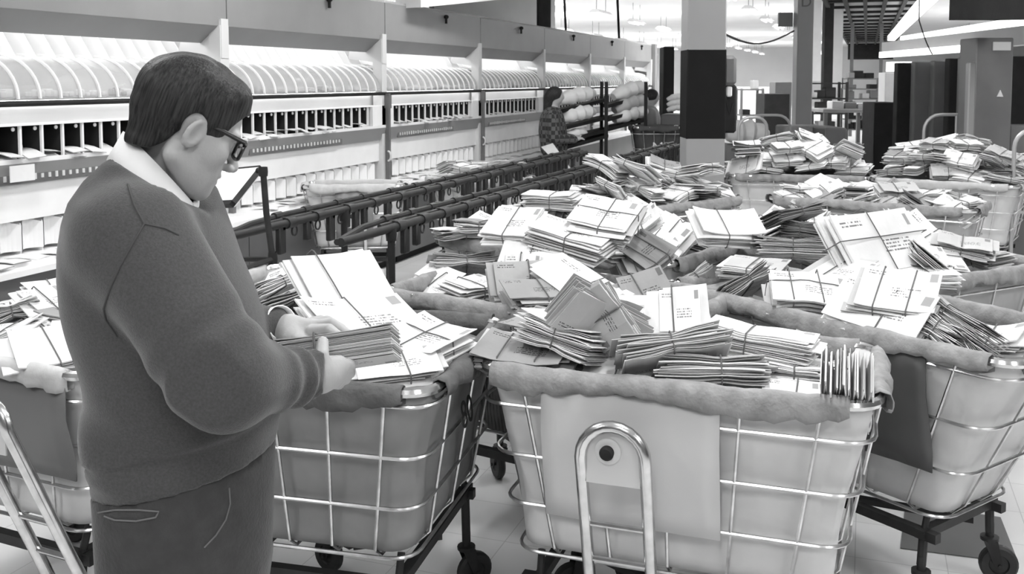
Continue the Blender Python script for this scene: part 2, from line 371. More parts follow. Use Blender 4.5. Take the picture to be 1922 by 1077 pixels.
# letters standing and lying in the pigeonholes
def envelope_mesh(w, h, t=.004, bend=.01):
    b = MB(); n = 5; top = []; 
    for s in (0, 1):
        g = [[(w*(i/(n-1)-.5), h*(j-.5), bend*math.sin(PI*i/(n-1))+s*t) for i in range(n)] for j in (0, 1)]
        b.sheet(g if s else [r[::-1] for r in g])
    b.add([], [])
    N = n
    b.f += [(2*N+i, 2*N+i+1, N-1-(i+1), N-1-i) for i in range(N-1)] + [(N+N-1-i, N+N-1-(i+1), 3*N+i+1, 3*N+i) for i in range(N-1)]; b.m += [0]*(2*N-2)
    return b
random.seed(11)
lp = envelope_mesh(.2, .11); lo = lp.build('letter', W_, smooth=False); first = True
for bay in range(5):
    for i in range(NB-1):
        y = UY[bay]+.16+PIT*(i+.5)
        nlet = 2 if bay < 3 else 1
        for q in range(nlet):
            if bay == 0 and i < 2: continue
            o = lo if first else lo.copy()
            if not first: COL.objects.link(o)
            first = False
            tag(o, 'white letters lying in the dark pigeonholes of the sorting cases', 'letter', 'letters in the pigeonholes')
            if random.random() < .16 and q == 0:
                o.rotation_euler = (PI/2*.9, random.uniform(-.3, .3), PI/2+.2); o.location = (XF-.12, y, 1.335)
                o.scale = (.55, 1, 1)
            else:
                o.rotation_euler = (random.uniform(-.12, .12), random.uniform(-.1, .32), random.uniform(-.25, .25)); o.location = (XF-.07+random.uniform(-.03, .03), y, 1.292+.014*q); o.scale = (1, .95, 1)
# letters on the ledges
for bay in range(4):
    for i in range(12):
        y = UY[bay]+.16+PIT*(i+.6); o = lo.copy(); COL.objects.link(o)
        tag(o, 'white letters lying on the ledge below the arched holders of the sorting cases', 'letter', 'letters on the case ledges')
        o.location = (XF+.1+random.uniform(-.04, .04), y, .768+.002*(i % 2)); o.rotation_euler = (random.uniform(-.03, .03), random.uniform(-.08, .02), random.uniform(-.5, .5)); o.scale = (1, 1, 1)
# paper tag hanging on the first case
m = MB(); p = px_(42, 325, XF+.06); m.box(p, (.006, .16, .085)); t = m.build('paper_tag', W_, smooth=False); tag(t, 'white card hanging on the first sorting case, left of the man\'s shoulder', 'card')
#@@CARTS
# ------------------------------------------------------------ hampers
RZ = .90
def lin(a, b, t): return a+(b-a)*t
def make_caster(parent, x, y, ang, z0=.2):
    c = MB(); r = .0625
    M = Matrix.Rotation(ang, 3, 'Z')
    def T(p): return M@Vector(p)+Vector((x, y, 0))
    off = .03
    c.cyl(T((0,0,.135)), T((0,0,z0)), .014, 10); c.lathe([(0, 0), (.03, 0), (.03, .012), (0, .014)], T((0,0,.142)), (0,0,1), 14)
    for s in (-1, 1):
        c.hexa([T((off-.012, s*.024-.002, .05)), T((off+.012, s*.024-.002, .05)), T((off+.012, s*.024+.002, .05)), T((off-.012, s*.024+.002, .05)),
                T((-.022, s*.024-.002, .145)), T((.022, s*.024-.002, .145)), T((.022, s*.024+.002, .145)), T((-.022, s*.024+.002, .145))])
    c.cyl(T((off,-.032,r)), T((off,.032,r)), .007, 8)
    o = c.build('caster', IRON, parent)
    wv = MB(); w_ = .016
    wv.lathe([(.0, -w_*.6), (.03, -w_*.6), (.033, -w_), (.055, -w_), (r, -w_*.5), (r, w_*.5), (.055, w_), (.033, w_), (.03, w_*.6), (0, w_*.6)], T((off, 0, r)), M@Vector((0, 1, 0)), 26)
    wv.build('wheel', RUB, o)
def hamper(label, fl, fr, W, canvas=None, sleeve=None, flap=None, hoop=None, detail=True, taper=.09, zr=RZ, seed=0, wiremat=None, group=None, zbot=.43, b1=.07):
    ty = taper*.8 if taper < .12 else .10
    """fl, fr: front left and right rim corners; W: depth away from the viewer"""
    canvas = canvas or CANV; sleeve = sleeve or SLV; WM = wiremat or WIRE
    d = fr-fl; L = d.length; rz = math.atan2(d.y, d.x); n = Vector((-d.y, d.x, 0)).normalized(); c = (fl+fr)/2+n*W/2
    e = empty('mail_hamper', label, 'hamper', (c.x, c.y, 0), rz, group)
    rnd = random.Random(seed); rc = .085
    zs = zr/.9
    zb = zbot*zs
    def dims(z): t = (zr-z)/(zr-zb); return L-2*taper*t, W-2*ty*t
    b = MB(); b.tube(densify(rrect(L, W, rc, zr, 6), .2), .0145, 8, closed=True); b.build('rim', CHROME, e)
    f = MB()
    z1_ = zr-b1
    for z in (z1_, lin(z1_, zb, .333), lin(z1_, zb, .667), zb):
        l_, w_ = dims(z); f.tube(densify(rrect(l_+.022, w_+.022, rc*.9, z, 5), .25), .0055, 6, closed=True)
    NV = 5 if L > .95 else 4; NW = 3 if W > .6 else 2
    for i in range(NV):
        t = (i+.5)/NV
        pts = []
        l0, w0 = dims(zr-.02); l1, w1 = dims(zb)
        xa = lin(-L/2+.04, L/2-.04, t); xb = lin(-l1/2+.03, l1/2-.03, t)
        pts = [(xa, -w0/2-.012, zr-.02), (lin(xa, xb, .5), -(w0+w1)/4-.012, (zr+zb)/2), (xb, -w1/2-.012, zb+.02), (xb, -w1/2+.03, zb-.012), (xb, 0, zb-.014), (xb, w1/2-.03, zb-.012), (xb, w1/2+.012, zb+.02), (lin(xa, xb, .5), (w0+w1)/4+.012, (zr+zb)/2), (xa, w0/2+.012, zr-.02)]
        f.tube(pts, .005, 6)
    for i in range(NW):
        t = (i+.5)/NW
        l0, w0 = dims(zr-.02); l1, w1 = dims(zb)
        ya = lin(-W/2+.04, W/2-.04, t); yb = lin(-w1/2+.03, w1/2-.03, t)
        f.tube([(-l0/2-.012, ya, zr-.02), (-l1/2-.012, yb, zb+.02), (-l1/2+.03, yb, zb-.02), (l1/2-.03, yb, zb-.02), (l1/2+.012, yb, zb+.02), (l0/2+.012, ya, zr-.02)], .005, 6)
    f.build('wire_basket', WM, e)
    # canvas liner with folds
    nlev = 14; rings = []
    for k in range(nlev+1):
        z = lin(zr, zb+.012, k/nlev); l_, w_ = dims(z)
        ring = densify(rrect(l_-.012, w_-.012, rc, z, 5), .05)
        rings.append((z, l_, w_))
    base = densify(rrect(L-.012, W-.012, rc, zr, 5), .045); NR = len(base); g = []
    ph = [rnd.uniform(0, 6.3) for _ in range(6)]
    for k, (z, l_, w_) in enumerate(rings):
        row = []
        for j, p in enumerate(base):
            q = Vector((p.x*(l_-.012)/(L-.012), p.y*(w_-.012)/(W-.012), z)); s = 2*PI*j/NR; tt = k/nlev
            amp = .014*math.sin(PI*min(1, tt*1.02)) ; o_ = amp*(math.sin(9*s+ph[0]+3*tt)+.7*math.sin(17*s+ph[1]-4*tt)+.5*math.sin(29*s+ph[2]))
            nrm = Vector((q.x/l_, q.y/w_, 0)).normalized(); q = q-nrm*(abs(o_)+.002+.012*math.sin(PI*tt)*(.5+.5*math.sin(4*s+ph[3]))); row.append(q)
        row.append(row[0]); g.append(row)
    b = MB(); b.sheet(g); cb = len(b.v); bot = [Vector(v) for v in g[-1][:-1]]; b.add(bot+[Vector((0, 0, zb+.01))], [(j, (j+1) % NR, NR) for j in range(NR)])
    b.build('canvas_liner', canvas, e, solid=.004, angle=False)
    # rolled canvas sleeves over the rim
    for si, (a, b2, nn) in enumerate((((-L/2+.05, -W/2), (L/2-.07, -W/2), (0, -1)), ((L/2, -W/2+.07), (L/2, W/2-.05), (1, 0)), ((L/2-.05, W/2), (-L/2+.05, W/2), (0, 1)), ((-L/2, W/2-.05), (-L/2, -W/2+.06), (-1, 0)))):
        a = Vector((*a, zr)); b2 = Vector((*b2, zr)); n_ = max(6, int((b2-a).length/.025)); q1 = Vector((*nn, 0)); rows = []
        for j in range(n_+1):
            t = j/n_; c0 = a.lerp(b2, t); row = []
            lump = .0035*(math.sin(t*n_*.9+si)+math.sin(t*n_*.37+2*si+seed))+ .003*rnd.uniform(-1, 1)
            sk = .040+.012*math.sin(t*9+si*2+seed)+.007*rnd.uniform(-1, 1)
            prof = [(-.018, -.05), (-.021, -.01), (-.016, .014), (0, .021), (.018, .015), (.027, -.004), (.027, -sk*.6), (.024, -sk), (.012, -sk+.002)]
            ed = min(1, (min(t, 1-t)*(b2-a).length+.012)/.05); fold = .007*math.sin((z_ph := t*n_*1.7+seed))*(1 if math.sin(t*n_*.23+si) > .2 else .2)
            for (o1, z1) in prof:
                row.append(c0+q1*(o1*lin(.75, 1, ed)+((lump+fold) if o1 > 0 else 0))+Vector((0, 0, (z1 if z1 > -.02 else z1*lin(.55, 1, ed))+lump*.5)))
            rows.append(row)
        b = MB(); b.sheet(rows); b.build('rim_sleeve', sleeve, e, solid=.003, angle=False)
    if flap:
        x0, x1, z1, fm, kind = flap
        b = MB(); rows = []
        for k in range(7):
            z = lin(zr-.03, z1, k/6); l_, w_ = dims(z); rows.append([(lin(x0, x1, j/10), -w_/2-lin(.014, .026, min(1, k/2))-.006*math.sin(j*.7+k*.8)*min(1, k/2)-(.006 if k == 6 and j > 7 else 0), z) for j in range(11)])
        b.sheet(rows)
        if kind == 'ribbed':
            for j in range(24):
                x = lin(x0+.005, x1-.005, j/23); b.tube([(x, -dims(zr-.04)[1]/2-.030, zr-.04), (x, -dims(z1)[1]/2-.030, z1)], .003, 4)
        b.build('hanging_flap', fm, e, solid=.004, angle=False)
    # base
    b = MB(); l1, w1 = dims(zb); l1 -= .02; w1 += .04; zf = max(.27, zb-.09)
    for s in (-1, 1):
        b.box((0, s*w1*.44, zf), (l1, .03, .03)); b.box((s*l1*.44, 0, zf+.004), (.03, w1, .028))
        b.box((s*l1*.22, 0, zf-.03), (l1*.5, .028, .02), Matrix.Rotation(.5*s, 3, 'Z'))
    for sx in (-1, 1):
        for sy in (-1, 1):
            b.cyl((sx*l1*.44, sy*w1*.44, zf), (sx*l1*.44, sy*w1*.40, zb-.01), .011, 8); b.cyl((sx*l1*.44, sy*w1*.46, .17), (sx*l1*.44, sy*w1*.44, zf), .015, 8)
    b.build('base_frame', IRON, e)
    if detail:
        for sx in (-1, 1):
            for sy in (-1, 1): make_caster(e, sx*l1*.44, sy*w1*.46, rnd.uniform(-.9, .9)+(PI if sx < 0 else 0))
    else:
        for sx in (-1, 1):
            for sy in (-1, 1): b = MB(); b.lathe([(0, -.015), (.06, -.015), (.06, .015), (0, .015)], (sx*l1*.44, sy*w1*.46, .06), (rnd.uniform(-.5, .5), 1, 0), 14); b.cyl((sx*l1*.44, sy*w1*.46, .06), (sx*l1*.44, sy*w1*.46, .22), .012, 6); b.build('caster', RUB, e)
    if hoop:
        hx, hw, ht, ho = hoop[:4]; lean = hoop[4] if len(hoop) > 4 else 0   # x centre, width, top height, distance out from the side
        _, w_ = dims(.3); y1 = -W/2-.03-ho; y0 = -w_/2-.02
        pts = []; r = hw/2
        zc = ht-r
        for z in (.16, .3, .45): pts.append((hx-r, lin(y0-.02, y1, (z-.16)/(zc-.16)), z))
        for k in range(13):
            a = PI-PI*k/12; pts.append((hx+r*math.cos(a), y1, zc+r*math.sin(a)))
        for z in (.45, .3, .16): pts.append((hx+r, lin(y0-.02, y1, (z-.16)/(zc-.16)), z))
        pts = [(x+lean*(z-.16)/(ht-.16), y, z) for x, y, z in pts]; b = MB(); b.tube(pts, .0165, 14); h_ = b.build('tow_handle', CHROME, e)
        for zc_ in (.53, .42):
            yc = lin(y0-.02, y1, (zc_-.16)/(zc-.16)); xl = lean*(zc_-.16)/(ht-.16); b = MB(); b.tube([(hx-r+xl, yc, zc_), (hx+r+xl, yc, zc_)], .008, 8); b.build('crossbar', CHROME, h_)
        hx = hx+lean*.93
        b = MB(); rows = []
        for k in range(9):
            a = PI*k/8
            rows.append((hx+(r-.014)*math.cos(a), (r-.014)*math.sin(a)))
        zz = zc-.04; N = len(rows)
        vs = [(x, y1+.006, zc+z) for x, z in rows]+[(hx-(r-.014), y1+.006, zz-.03), (hx+(r-.014), y1+.006, zz-.03)]
        vs2 = [(x, y+.004, z) for x, y, z in vs]; M_ = len(vs)
        order = list(range(N))+[M_-2, M_-1]
        b.add(vs+vs2, [tuple(order), tuple(o+M_ for o in order[::-1])]+[(order[i], order[(i+1) % M_], order[(i+1) % M_]+M_, order[i]+M_) for i in range(M_)])
        b.build('handle_plate', CARD, h_, smooth=False)
        b = MB(); b.lathe([(.034, .0), (.034, .008), (.026, .012), (.0, .012)], (hx-.012, y1+.006, zc+.02), (0, -1, 0), 24); b.build('washer', LPAINT, h_)
        b = MB(); b.lathe([(.018, .0), (.019, .012), (.014, .02), (0, .022)], (hx-.012, y1-.006, zc+.02), (0, -1, 0), 20); b.build('bolt', DPAINT, h_)
    return e, c, rz, L, W
def P9(u, v, z=RZ): p = pz(u, v, z); return p
CARTS = {}
def cart(key, label, a, b, W, **k): CARTS[key] = hamper(label, P9(*a, k.get('zr', RZ)), P9(*b, k.get('zr', RZ)), W, **k)
cart('C', 'front steel wire hamper with a light hanging board and chrome hoop handle', (893, 690), (1652, 768), .60, flap=(-.335, .145, .495, CARD, ''), zbot=.365, b1=.095, hoop=(-.112, .17, .815, .075), seed=1, taper=.10, canvas=CANVL)
cart('B', 'wire hamper the man is sorting from, its canvas marked 80', (335, 704), (806, 742), .80, seed=2, b1=.035, sleeve=mat('dark_sleeve_canvas', .12, .95, var=.2, vscale=18, bump=1.0, bscale=26, spec=.1), canvas=mat('grey_canvas', .27, .9, var=.15, vscale=5, bump=.35, bscale=9, spec=.1), taper=.08)
cart('D', 'long hamper at the right with a dark panel between it and the front hamper', (1252, 535), (1908, 690), .60, seed=3, taper=.27, flap=(.02, .42, .50, CARDD, ''), canvas=CANVL, zbot=.34, b1=.05)
cart('E', 'hamper with a dark ribbed flap, behind the front hamper and right of the held letters', (716, 548), (1240, 624), .66, seed=4, flap=(-.26, .06, .45, CARDD, 'ribbed'))
cart('F', 'hamper heaped with string-tied bundles, directly beyond the one with the ribbed flap', (812, 448), (1255, 500), .80, seed=5, detail=False, canvas=CANVL)
cart('H', 'hamper beyond the long right-hand one, holding the biggest white parcel', (1320, 440), (1750, 530), .78, seed=6)
cart('G', 'heaped hamper standing in front of the two-tone column', (1165, 400), (1400, 372), .6, seed=7, detail=False)
cart('I', 'wide hamper in the middle distance, just left of the pale right-edge one', (1440, 372), (1830, 398), .6, seed=8)
cart('J', 'heaped hamper just right of the two-tone column, behind the wide one', (1368, 330), (1640, 335), .7, seed=9, detail=False, canvas=CANVL)
cart('K', 'tall pale hamper with light canvas at the right edge of the heaps', (1632, 337), (1912, 352), .9, seed=10, canvas=CANVL, sleeve=SLVL)
cart('A', 'hamper at the left edge behind the man with a pale rim and curved tow handle', (-260, 640), (165, 712), .75, seed=11, sleeve=SLVL, hoop=(.405, .14, .88, .16, -.085), flap=(-.25, .40, .60, mat('mid_board', .15, .5, var=.1, vscale=3), ''), canvas=CANVL)
cart('N', 'hamper partly hidden by the man, its pale far rim just below the pipe rack', (400, 546), (640, 556), .5, seed=12, sleeve=SLVL, detail=False)
cart('M', 'small pale hamper with an arched opening, beyond the pipe rack by the sorting cases', (568, 352), (760, 350), .35, seed=13, sleeve=SLVL, canvas=CANVL, detail=False, flap=(-.14, .14, .5, GPAINT, ''), hoop=(0, .16, .75, .03))
cart('Q', 'hamper of upright letters standing by the ledge of the sorting cases, beyond the pipe rack', (872, 345), (1010, 335), .6, seed=14, sleeve=SLVL, canvas=CANVL, detail=False)
cart('S', 'dark hamper stencilled MN between the sack racks and the column', (1190, 240), (1285, 240), .4, seed=15, sleeve=CANVD, canvas=CANVD, detail=False, zr=1.15)
# the number on the canvas of the man's hamper, MN on the dark one
e, c, rz, L, W = CARTS['B']
text_mesh('80', .11, 'stencil_number', BLACK, e, Matrix.Translation((L/2+.004, -.08, .75))@Matrix.Rotation(PI/2, 4, 'Z')@Matrix.Rotation(PI/2-.12, 4, 'X'))
e, c, rz, L, W = CARTS['S']
text_mesh('MN', .17, 'stencil_letters', LPAINT, e, Matrix.Translation((.05, -W/2-.008, .92))@Matrix.Rotation(PI/2-.1, 4, 'X'))
#@@BUNDLES
# ------------------------------------------------------------ mail bundles
def bundle_geo(L, W, T, n, seed, bend=0., fan=.5, jit=.012, strings=(0,), cross=False, tilt=0., neat=False):
    """returns (envelopes MB, string MB): n envelopes stacked in z, long axis x, pinched where the string is"""
    rnd = random.Random(seed); b = MB(); NS = 8
    th = T/n
    def prof(x):      # how far the stack swells away from the string
        d = min(abs(x-s) for s in strings)/(L/2); return 1-fan*.38*math.exp(-(d/.28)**2)
    def zc(x): return -bend*(x/(L/2))**2
    for i in range(n):
        l = L*rnd.uniform(.97 if neat else .88, 1.0); w_ = W*rnd.uniform(.97 if neat else .84, 1.0); dx = rnd.gauss(0, jit); dy = rnd.gauss(0, jit*.6); a = rnd.gauss(0, .004 if neat else .02+jit); ca, sa = math.cos(a), math.sin(a)
        zf = (i+.5)/n-.5; t = th*rnd.uniform(.25, .75); shear = tilt*zf
        wob = rnd.uniform(-1, 1)*th*(.1 if neat else .7); fr = 0 if neat else rnd.uniform(-1, 1)
        vs = []
        for s in (-1, 1):
            for j in (-1, 1):
                for k in range(NS+1):
                    x = l*(k/NS-.5); y = j*w_/2
                    X = x*ca-y*sa+dx+shear; Y = x*sa+y*ca+dy
                    e_ = (abs(x)/(L/2))**3
                    # curl free corners of the outer sheets
                    zz = zf*T*prof(X)+zc(X)+wob*e_*2+s*t/2
                    if i == n-1: zz += .006*fr*e_*(1 if j > 0 else .3)+.004*e_
                    vs.append((X, Y, zz))
        q = NS+1; fs = []
        def I(s, j, k): return (s*2+j)*q+k
        f0 = len(b.f)
        for k in range(NS):
            fs += [(I(1,0,k), I(1,0,k+1), I(1,1,k+1), I(1,1,k)), (I(0,0,k), I(0,1,k), I(0,1,k+1), I(0,0,k+1)), (I(0,0,k), I(0,0,k+1), I(1,0,k+1), I(1,0,k)), (I(0,1,k), I(1,1,k), I(1,1,k+1), I(0,1,k+1))]
            if i == n-1:
                fi = f0+len(fs)-4; b.uv[fi] = [(k/NS, 0), ((k+1)/NS, 0), ((k+1)/NS, 1), (k/NS, 1)]
            if i == 0:
                fi = f0+len(fs)-3; b.uv[fi] = [(k/NS, 0), (k/NS, 1), ((k+1)/NS, 1), ((k+1)/NS, 0)]
        fs += [(I(0,0,0), I(1,0,0), I(1,1,0), I(0,1,0)), (I(0,0,NS), I(0,1,NS), I(1,1,NS), I(1,0,NS))]
        # material: outer sheets printed (1), some inner ones in the second tone (2)
        mi = 1 if i in (0, n-1) else (2 if rnd.random() < .28 else 0)
        b.add(vs, fs, mi)
    s = MB()
    for x in strings:
        hw = W/2+.004; hz = T/2*prof(x)+.004; z0 = zc(x)
        lo_ = [(x+.003*math.sin(y*40), y, z0+z) for y, z in ((-hw, -hz*.7), (-hw*.93, -hz), (0, -hz-.001), (hw*.93, -hz), (hw, -hz*.7), (hw, hz*.7), (hw*.93, hz), (0, hz+.002), (-hw*.93, hz), (-hw, hz*.7))]
        s.tube([Vector(p) for p in lo_], .0024, 5, closed=True)
    if cross:
        pts = []
        for k in range(11):
            x = L*(k/10-.5)*1.03; pts.append((x, .01, zc(x)+T/2*prof(x)+.005))
        for k in range(11):
            x = -L*(k/10-.5)*1.03; pts.append((x, .01, zc(x)-T/2*prof(x)-.005))
        s.tube([Vector(p) for p in pts], .0024, 5, closed=True)
    return b, s
TONE = {'w': (W_, WP, G_), 'g': (G_, GP, W_), 'k': (K_, KP, G_), 'm': (W_, KP, K_), 'p': (W_, W_, W_)}
def make_bundle(label, cat, tone, geo, group=None, stm=None):
    e = empty('mail_bundle', label, cat, group=group); b, s = geo
    b.build('envelopes', TONE[tone], e, smooth=False); s.build('string', stm or STR, e)
    return e
SEED = [100]
def place(label, a, b, W, T, tone='w', roll=0, n=None, z=(.95, .95), dk=0, **k):
    """long axis from pixel a at height z0 to pixel b at height z1; roll about the long axis in degrees"""
    SEED[0] += 1
    if a[1] > 430: z = (z[0]-.045, z[1]-.045)
    p, q = pz(a[0], a[1], z[0]), pz(b[0], b[1], z[1]); d = q-p; L = d.length; x = d.normalized()
    up = Vector((0, 0, 1)) if abs(x.z) < .85 else Vector((0, -1, 0))
    y = up.cross(x).normalized(); zz = x.cross(y); r = math.radians(roll)
    y, zz = y*math.cos(r)+zz*math.sin(r), -y*math.sin(r)+zz*math.cos(r)
    n = n or max(4, int(T/.0045))
    e = make_bundle(label, 'mail bundle', tone, bundle_geo(L, W, T, n, SEED[0], **k))
    c = (p+q)/2
    M = Matrix(((x.x, y.x, zz.x, c.x), (x.y, y.y, zz.y, c.y), (x.z, y.z, zz.z, c.z), (0, 0, 0, 1)))
    e.location = c; e.rotation_euler = M.to_euler(); return e
# ---- front hamper
place('manila bundle tied twice, leaning over the left corner of the front hamper\'s rim', (898, 655), (1082, 672), .17, .055, 'k', 12, z=(.965, .965), strings=(-.06, .05), n=9)
place('white letters with ragged ends fanned at the left of the front hamper', (1000, 612), (1135, 660), .19, .085, 'w', -14, z=(1.03, .99), n=22, fan=.7, jit=.012)
place('diagonal fan of thin grey-edged letters in the front hamper, left of the upright white envelopes', (1055, 568), (1192, 640), .15, .075, 'g', -62, z=(1.13, 1.0), n=24, fan=1.3, jit=.010)
place('small sheaf of letters pointing up between the two left fans of the front hamper', (1100, 545), (1165, 640), .12, .05, 'g', -70, z=(1.16, 1.02), n=16, fan=1.2)
place('large plain white envelopes standing upright in the middle of the front hamper', (1165, 618), (1325, 606), .15, .035, 'w', 48, z=(1.0, 1.0), n=8, jit=.02)
place('pointed white envelope rising behind the upright white ones in the front hamper', (1215, 588), (1300, 580), .14, .015, 'w', 60, z=(1.08, 1.10), n=4, jit=.02, strings=(.01,))
place('long grey bundle lying on edge across the middle of the front hamper', (1158, 672), (1358, 640), .12, .075, 'g', -38, z=(1.0, 1.04), n=17, fan=.9)
place('thick white stack of letters on top at the right of the front hamper', (1322, 626), (1535, 668), .16, .085, 'w', -4, z=(1.02, .99), n=24, fan=.5, strings=(-.03,), jit=.012)
place('grey-edged stack of letters against the front rim, right of its white parcel', (1232, 702), (1442, 706), .15, .085, 'g', -28, z=(.955, .955), n=18, fan=.5, strings=(.015,))
place('flat white parcel at the front rim between the manila bundle and the grey-edged stack', (1095, 694), (1228, 705), .14, .045, 'w', 18, z=(.93, .93), n=5, fan=.2)
place('loose white letters sliding down beneath the thick stack in the front hamper', (1425, 690), (1560, 705), .16, .05, 'w', -6, z=(.955, .95), n=14, jit=.02)
place('small white bundle at the front rim, left of the letters standing on end', (1438, 738), (1552, 752), .13, .03, 'w', 15, z=(.935, .93), n=7)
place('letters standing on end in the right corner of the front hamper', (1588, 772), (1592, 690), .11, .13, 'w', 90, z=(.86, 1.04), n=22, fan=.6, jit=.012, tilt=.02)
place('small grey bundle under the fanned letters near the left rim of the front hamper', (985, 622), (1060, 590), .13, .05, 'k', 0, z=(.96, .98), n=10)
place('flat grey bundle low at the back right of the front hamper', (1490, 640), (1590, 650), .14, .05, 'g', 0, z=(.88, .88), n=10)
place('white bundle low behind the thick stack of the front hamper', (1330, 640), (1440, 650), .14, .05, 'w', 0, z=(.90, .90), n=10)
# ---- long right hamper
place('plump white bundle crossed by three strings in the left half of the long right hamper', (1440, 545), (1590, 560), .20, .10, 'w', 22, z=(1.0, .98), n=9, fan=.3, strings=(-.06, .04), cross=True, bend=.02)
place('dark-edged sheaf leaning left of the plump three-string bundle', (1350, 565), (1432, 515), .14, .06, 'k', -45, z=(.93, 1.0), n=18, fan=1.1)
place('slim pale bundle lying over the dark-edged sheaf in the long right hamper', (1360, 498), (1470, 510), .15, .05, 'g', 8, z=(1.0, 1.0), n=12, strings=(0,))
place('grey letters propped against the left end of the long right hamper', (1290, 545), (1332, 515), .12, .05, 'g', -60, z=(.90, .96), n=14, fan=1.1)
place('big flat bundle with a printed address at the centre of the long right hamper', (1570, 570), (1745, 620), .19, .07, 'w', 38, z=(1.0, .97), n=12, strings=(.02,), fan=.3)
place('large white envelope tucked behind the addressed flats in the long right hamper', (1600, 538), (1752, 560), .22, .04, 'w', 26, z=(1.06, 1.05), n=7, strings=(-.04, .06), fan=.2)
place('white bundle between the plump one and the large envelope of the long right hamper', (1530, 505), (1615, 525), .2, .06, 'w', 20, z=(1.03, 1.03), n=10)
place('stack of letters sloping down to the right end of the long right hamper', (1735, 560), (1868, 650), .13, .065, 'g', -32, z=(1.02, .95), n=16, fan=.6)
place('bundle showing its cut edges beneath the sloping stack of the long right hamper', (1745, 610), (1815, 655), .15, .08, 'w', -30, z=(.97, .93), n=16)
place('loose white leaves splayed in the right corner of the long right hamper', (1800, 612), (1850, 678), .10, .04, 'w', -45, z=(.97, .90), n=9, fan=1.6, jit=.02)
place('white bundle tied crosswise at the back rim of the long right hamper', (1668, 512), (1788, 518), .16, .06, 'w', 10, z=(1.0, .98), n=10, cross=True)
place('low grey bundle at the left floor of the long right hamper', (1400, 560), (1500, 580), .16, .07, 'g', 0, z=(.86, .86), n=10)
place('low white bundle at the middle of the long right hamper', (1640, 610), (1740, 640), .16, .07, 'w', 0, z=(.85, .85), n=10)
# ---- hamper with the ribbed flap
place('banana-curved sheaf of letters at the back left of the hamper with the ribbed flap', (812, 498), (938, 494), .10, .07, 'g', -35, z=(.98, .98), n=15, fan=1.1, bend=-.006, stm=None) if False else place('banana-curved sheaf of letters at the back left of the hamper with the ribbed flap', (812, 498), (938, 494), .10, .07, 'g', -35, z=(.98, .98), n=15, fan=1.1, bend=-.006)
place('square white parcel of flats near the back of the hamper with the ribbed flap', (943, 470), (1068, 478), .18, .08, 'w', 38, z=(1.06, 1.06), n=9, fan=.15)
place('white envelopes hanging below the square parcel in the hamper with the ribbed flap', (940, 515), (1012, 518), .17, .05, 'w', 55, z=(1.0, 1.0), n=7, fan=.2)
place('rolled white bundle at the left of the hamper with the ribbed flap', (848, 548), (918, 535), .16, .06, 'w', 5, z=(.94, .94), n=14)
place('crumpled white wrapper in the left corner of the hamper with the ribbed flap', (795, 515), (852, 540), .09, .03, 'w', 30, z=(.95, .93), n=5, fan=1.5, jit=.03)
place('upright pale grey parcel in the middle of the hamper with the ribbed flap', (920, 530), (1062, 522), .14, .06, 'g', 60, z=(1.0, 1.0), n=6, fan=.1)
place('manila bundle lying in front of the pale grey parcel', (952, 556), (1080, 548), .16, .06, 'k', 14, z=(.99, .99), n=12)
place('white bundle sloping down to the right behind the front hamper\'s fans', (1030, 500), (1160, 585), .17, .06, 'w', 14, z=(1.05, .97), n=9, strings=(.04,))
place('manila parcel leaning at the right end of the hamper with the ribbed flap', (1160, 575), (1250, 545), .20, .06, 'k', 34, z=(.97, 1.02), n=7, fan=.2)
place('low white bundle at the front of the hamper with the ribbed flap', (870, 565), (960, 590), .16, .06, 'w', 0, z=(.86, .86), n=10)
place('low grey bundle at the right of the hamper with the ribbed flap', (1040, 590), (1140, 610), .16, .06, 'g', 0, z=(.86, .86), n=10)
# ---- the man's hamper and the one behind it
place('huge white flats standing up behind the letters the man holds', (558, 548), (716, 522), .26, .03, 'p', 50, z=(1.10, 1.07), n=5, fan=.1, jit=.02, strings=(-.06,))
place('large white bundle with a dark oval postmark, above the letters the man holds', (575, 615), (765, 610), .20, .07, 'w', 26, z=(1.06, 1.0), n=9, strings=(-.01,), fan=.3)
place('white bundle with crossed strings at the right rim of the man\'s hamper', (748, 622), (845, 660), .20, .05, 'w', 10, z=(1.0, .98), n=9, cross=True)
place('open white letters with printed pages near the front rim of the man\'s hamper', (648, 700), (815, 680), .17, .04, 'w', 10, z=(.96, .97), n=9, strings=(.04,), jit=.02)
place('sheaf of thin letters showing their edges beside the man\'s chest, upper of two', (462, 560), (560, 520), .13, .05, 'w', -30, z=(1.0, 1.03), n=14, fan=.8)
place('sheaf of thin letters showing their edges beside the man\'s chest, lower of two', (478, 590), (575, 555), .13, .055, 'g', -30, z=(.98, 1.0), n=16, fan=.8)
place('white bundle low in the man\'s hamper under the crossed-string one', (640, 660), (740, 650), .25, .06, 'w', 0, z=(.90, .90), n=9)
# ---- left hamper
place('large plain white flats at the front of the left-edge hamper', (28, 665), (160, 640), .26, .03, 'p', 12, z=(.97, .98), n=5, jit=.02)
place('sheaf of letters at the far left of the left-edge hamper', (-20, 600), (75, 575), .18, .06, 'w', -20, z=(.97, 1.0), n=12, fan=.9)
place('round-topped white bundle behind the plain flats in the left-edge hamper', (45, 585), (125, 570), .18, .07, 'w', 20, z=(1.0, 1.0), n=9, fan=.4)
place('loose letters lying under the sheaf in the left-edge hamper', (-10, 640), (80, 630), .18, .04, 'g', -5, z=(.93, .93), n=10, jit=.02)
place('long white envelopes on the far rim of the left-edge hamper', (50, 545), (135, 535), .12, .03, 'w', 8, z=(.95, .95), n=6)
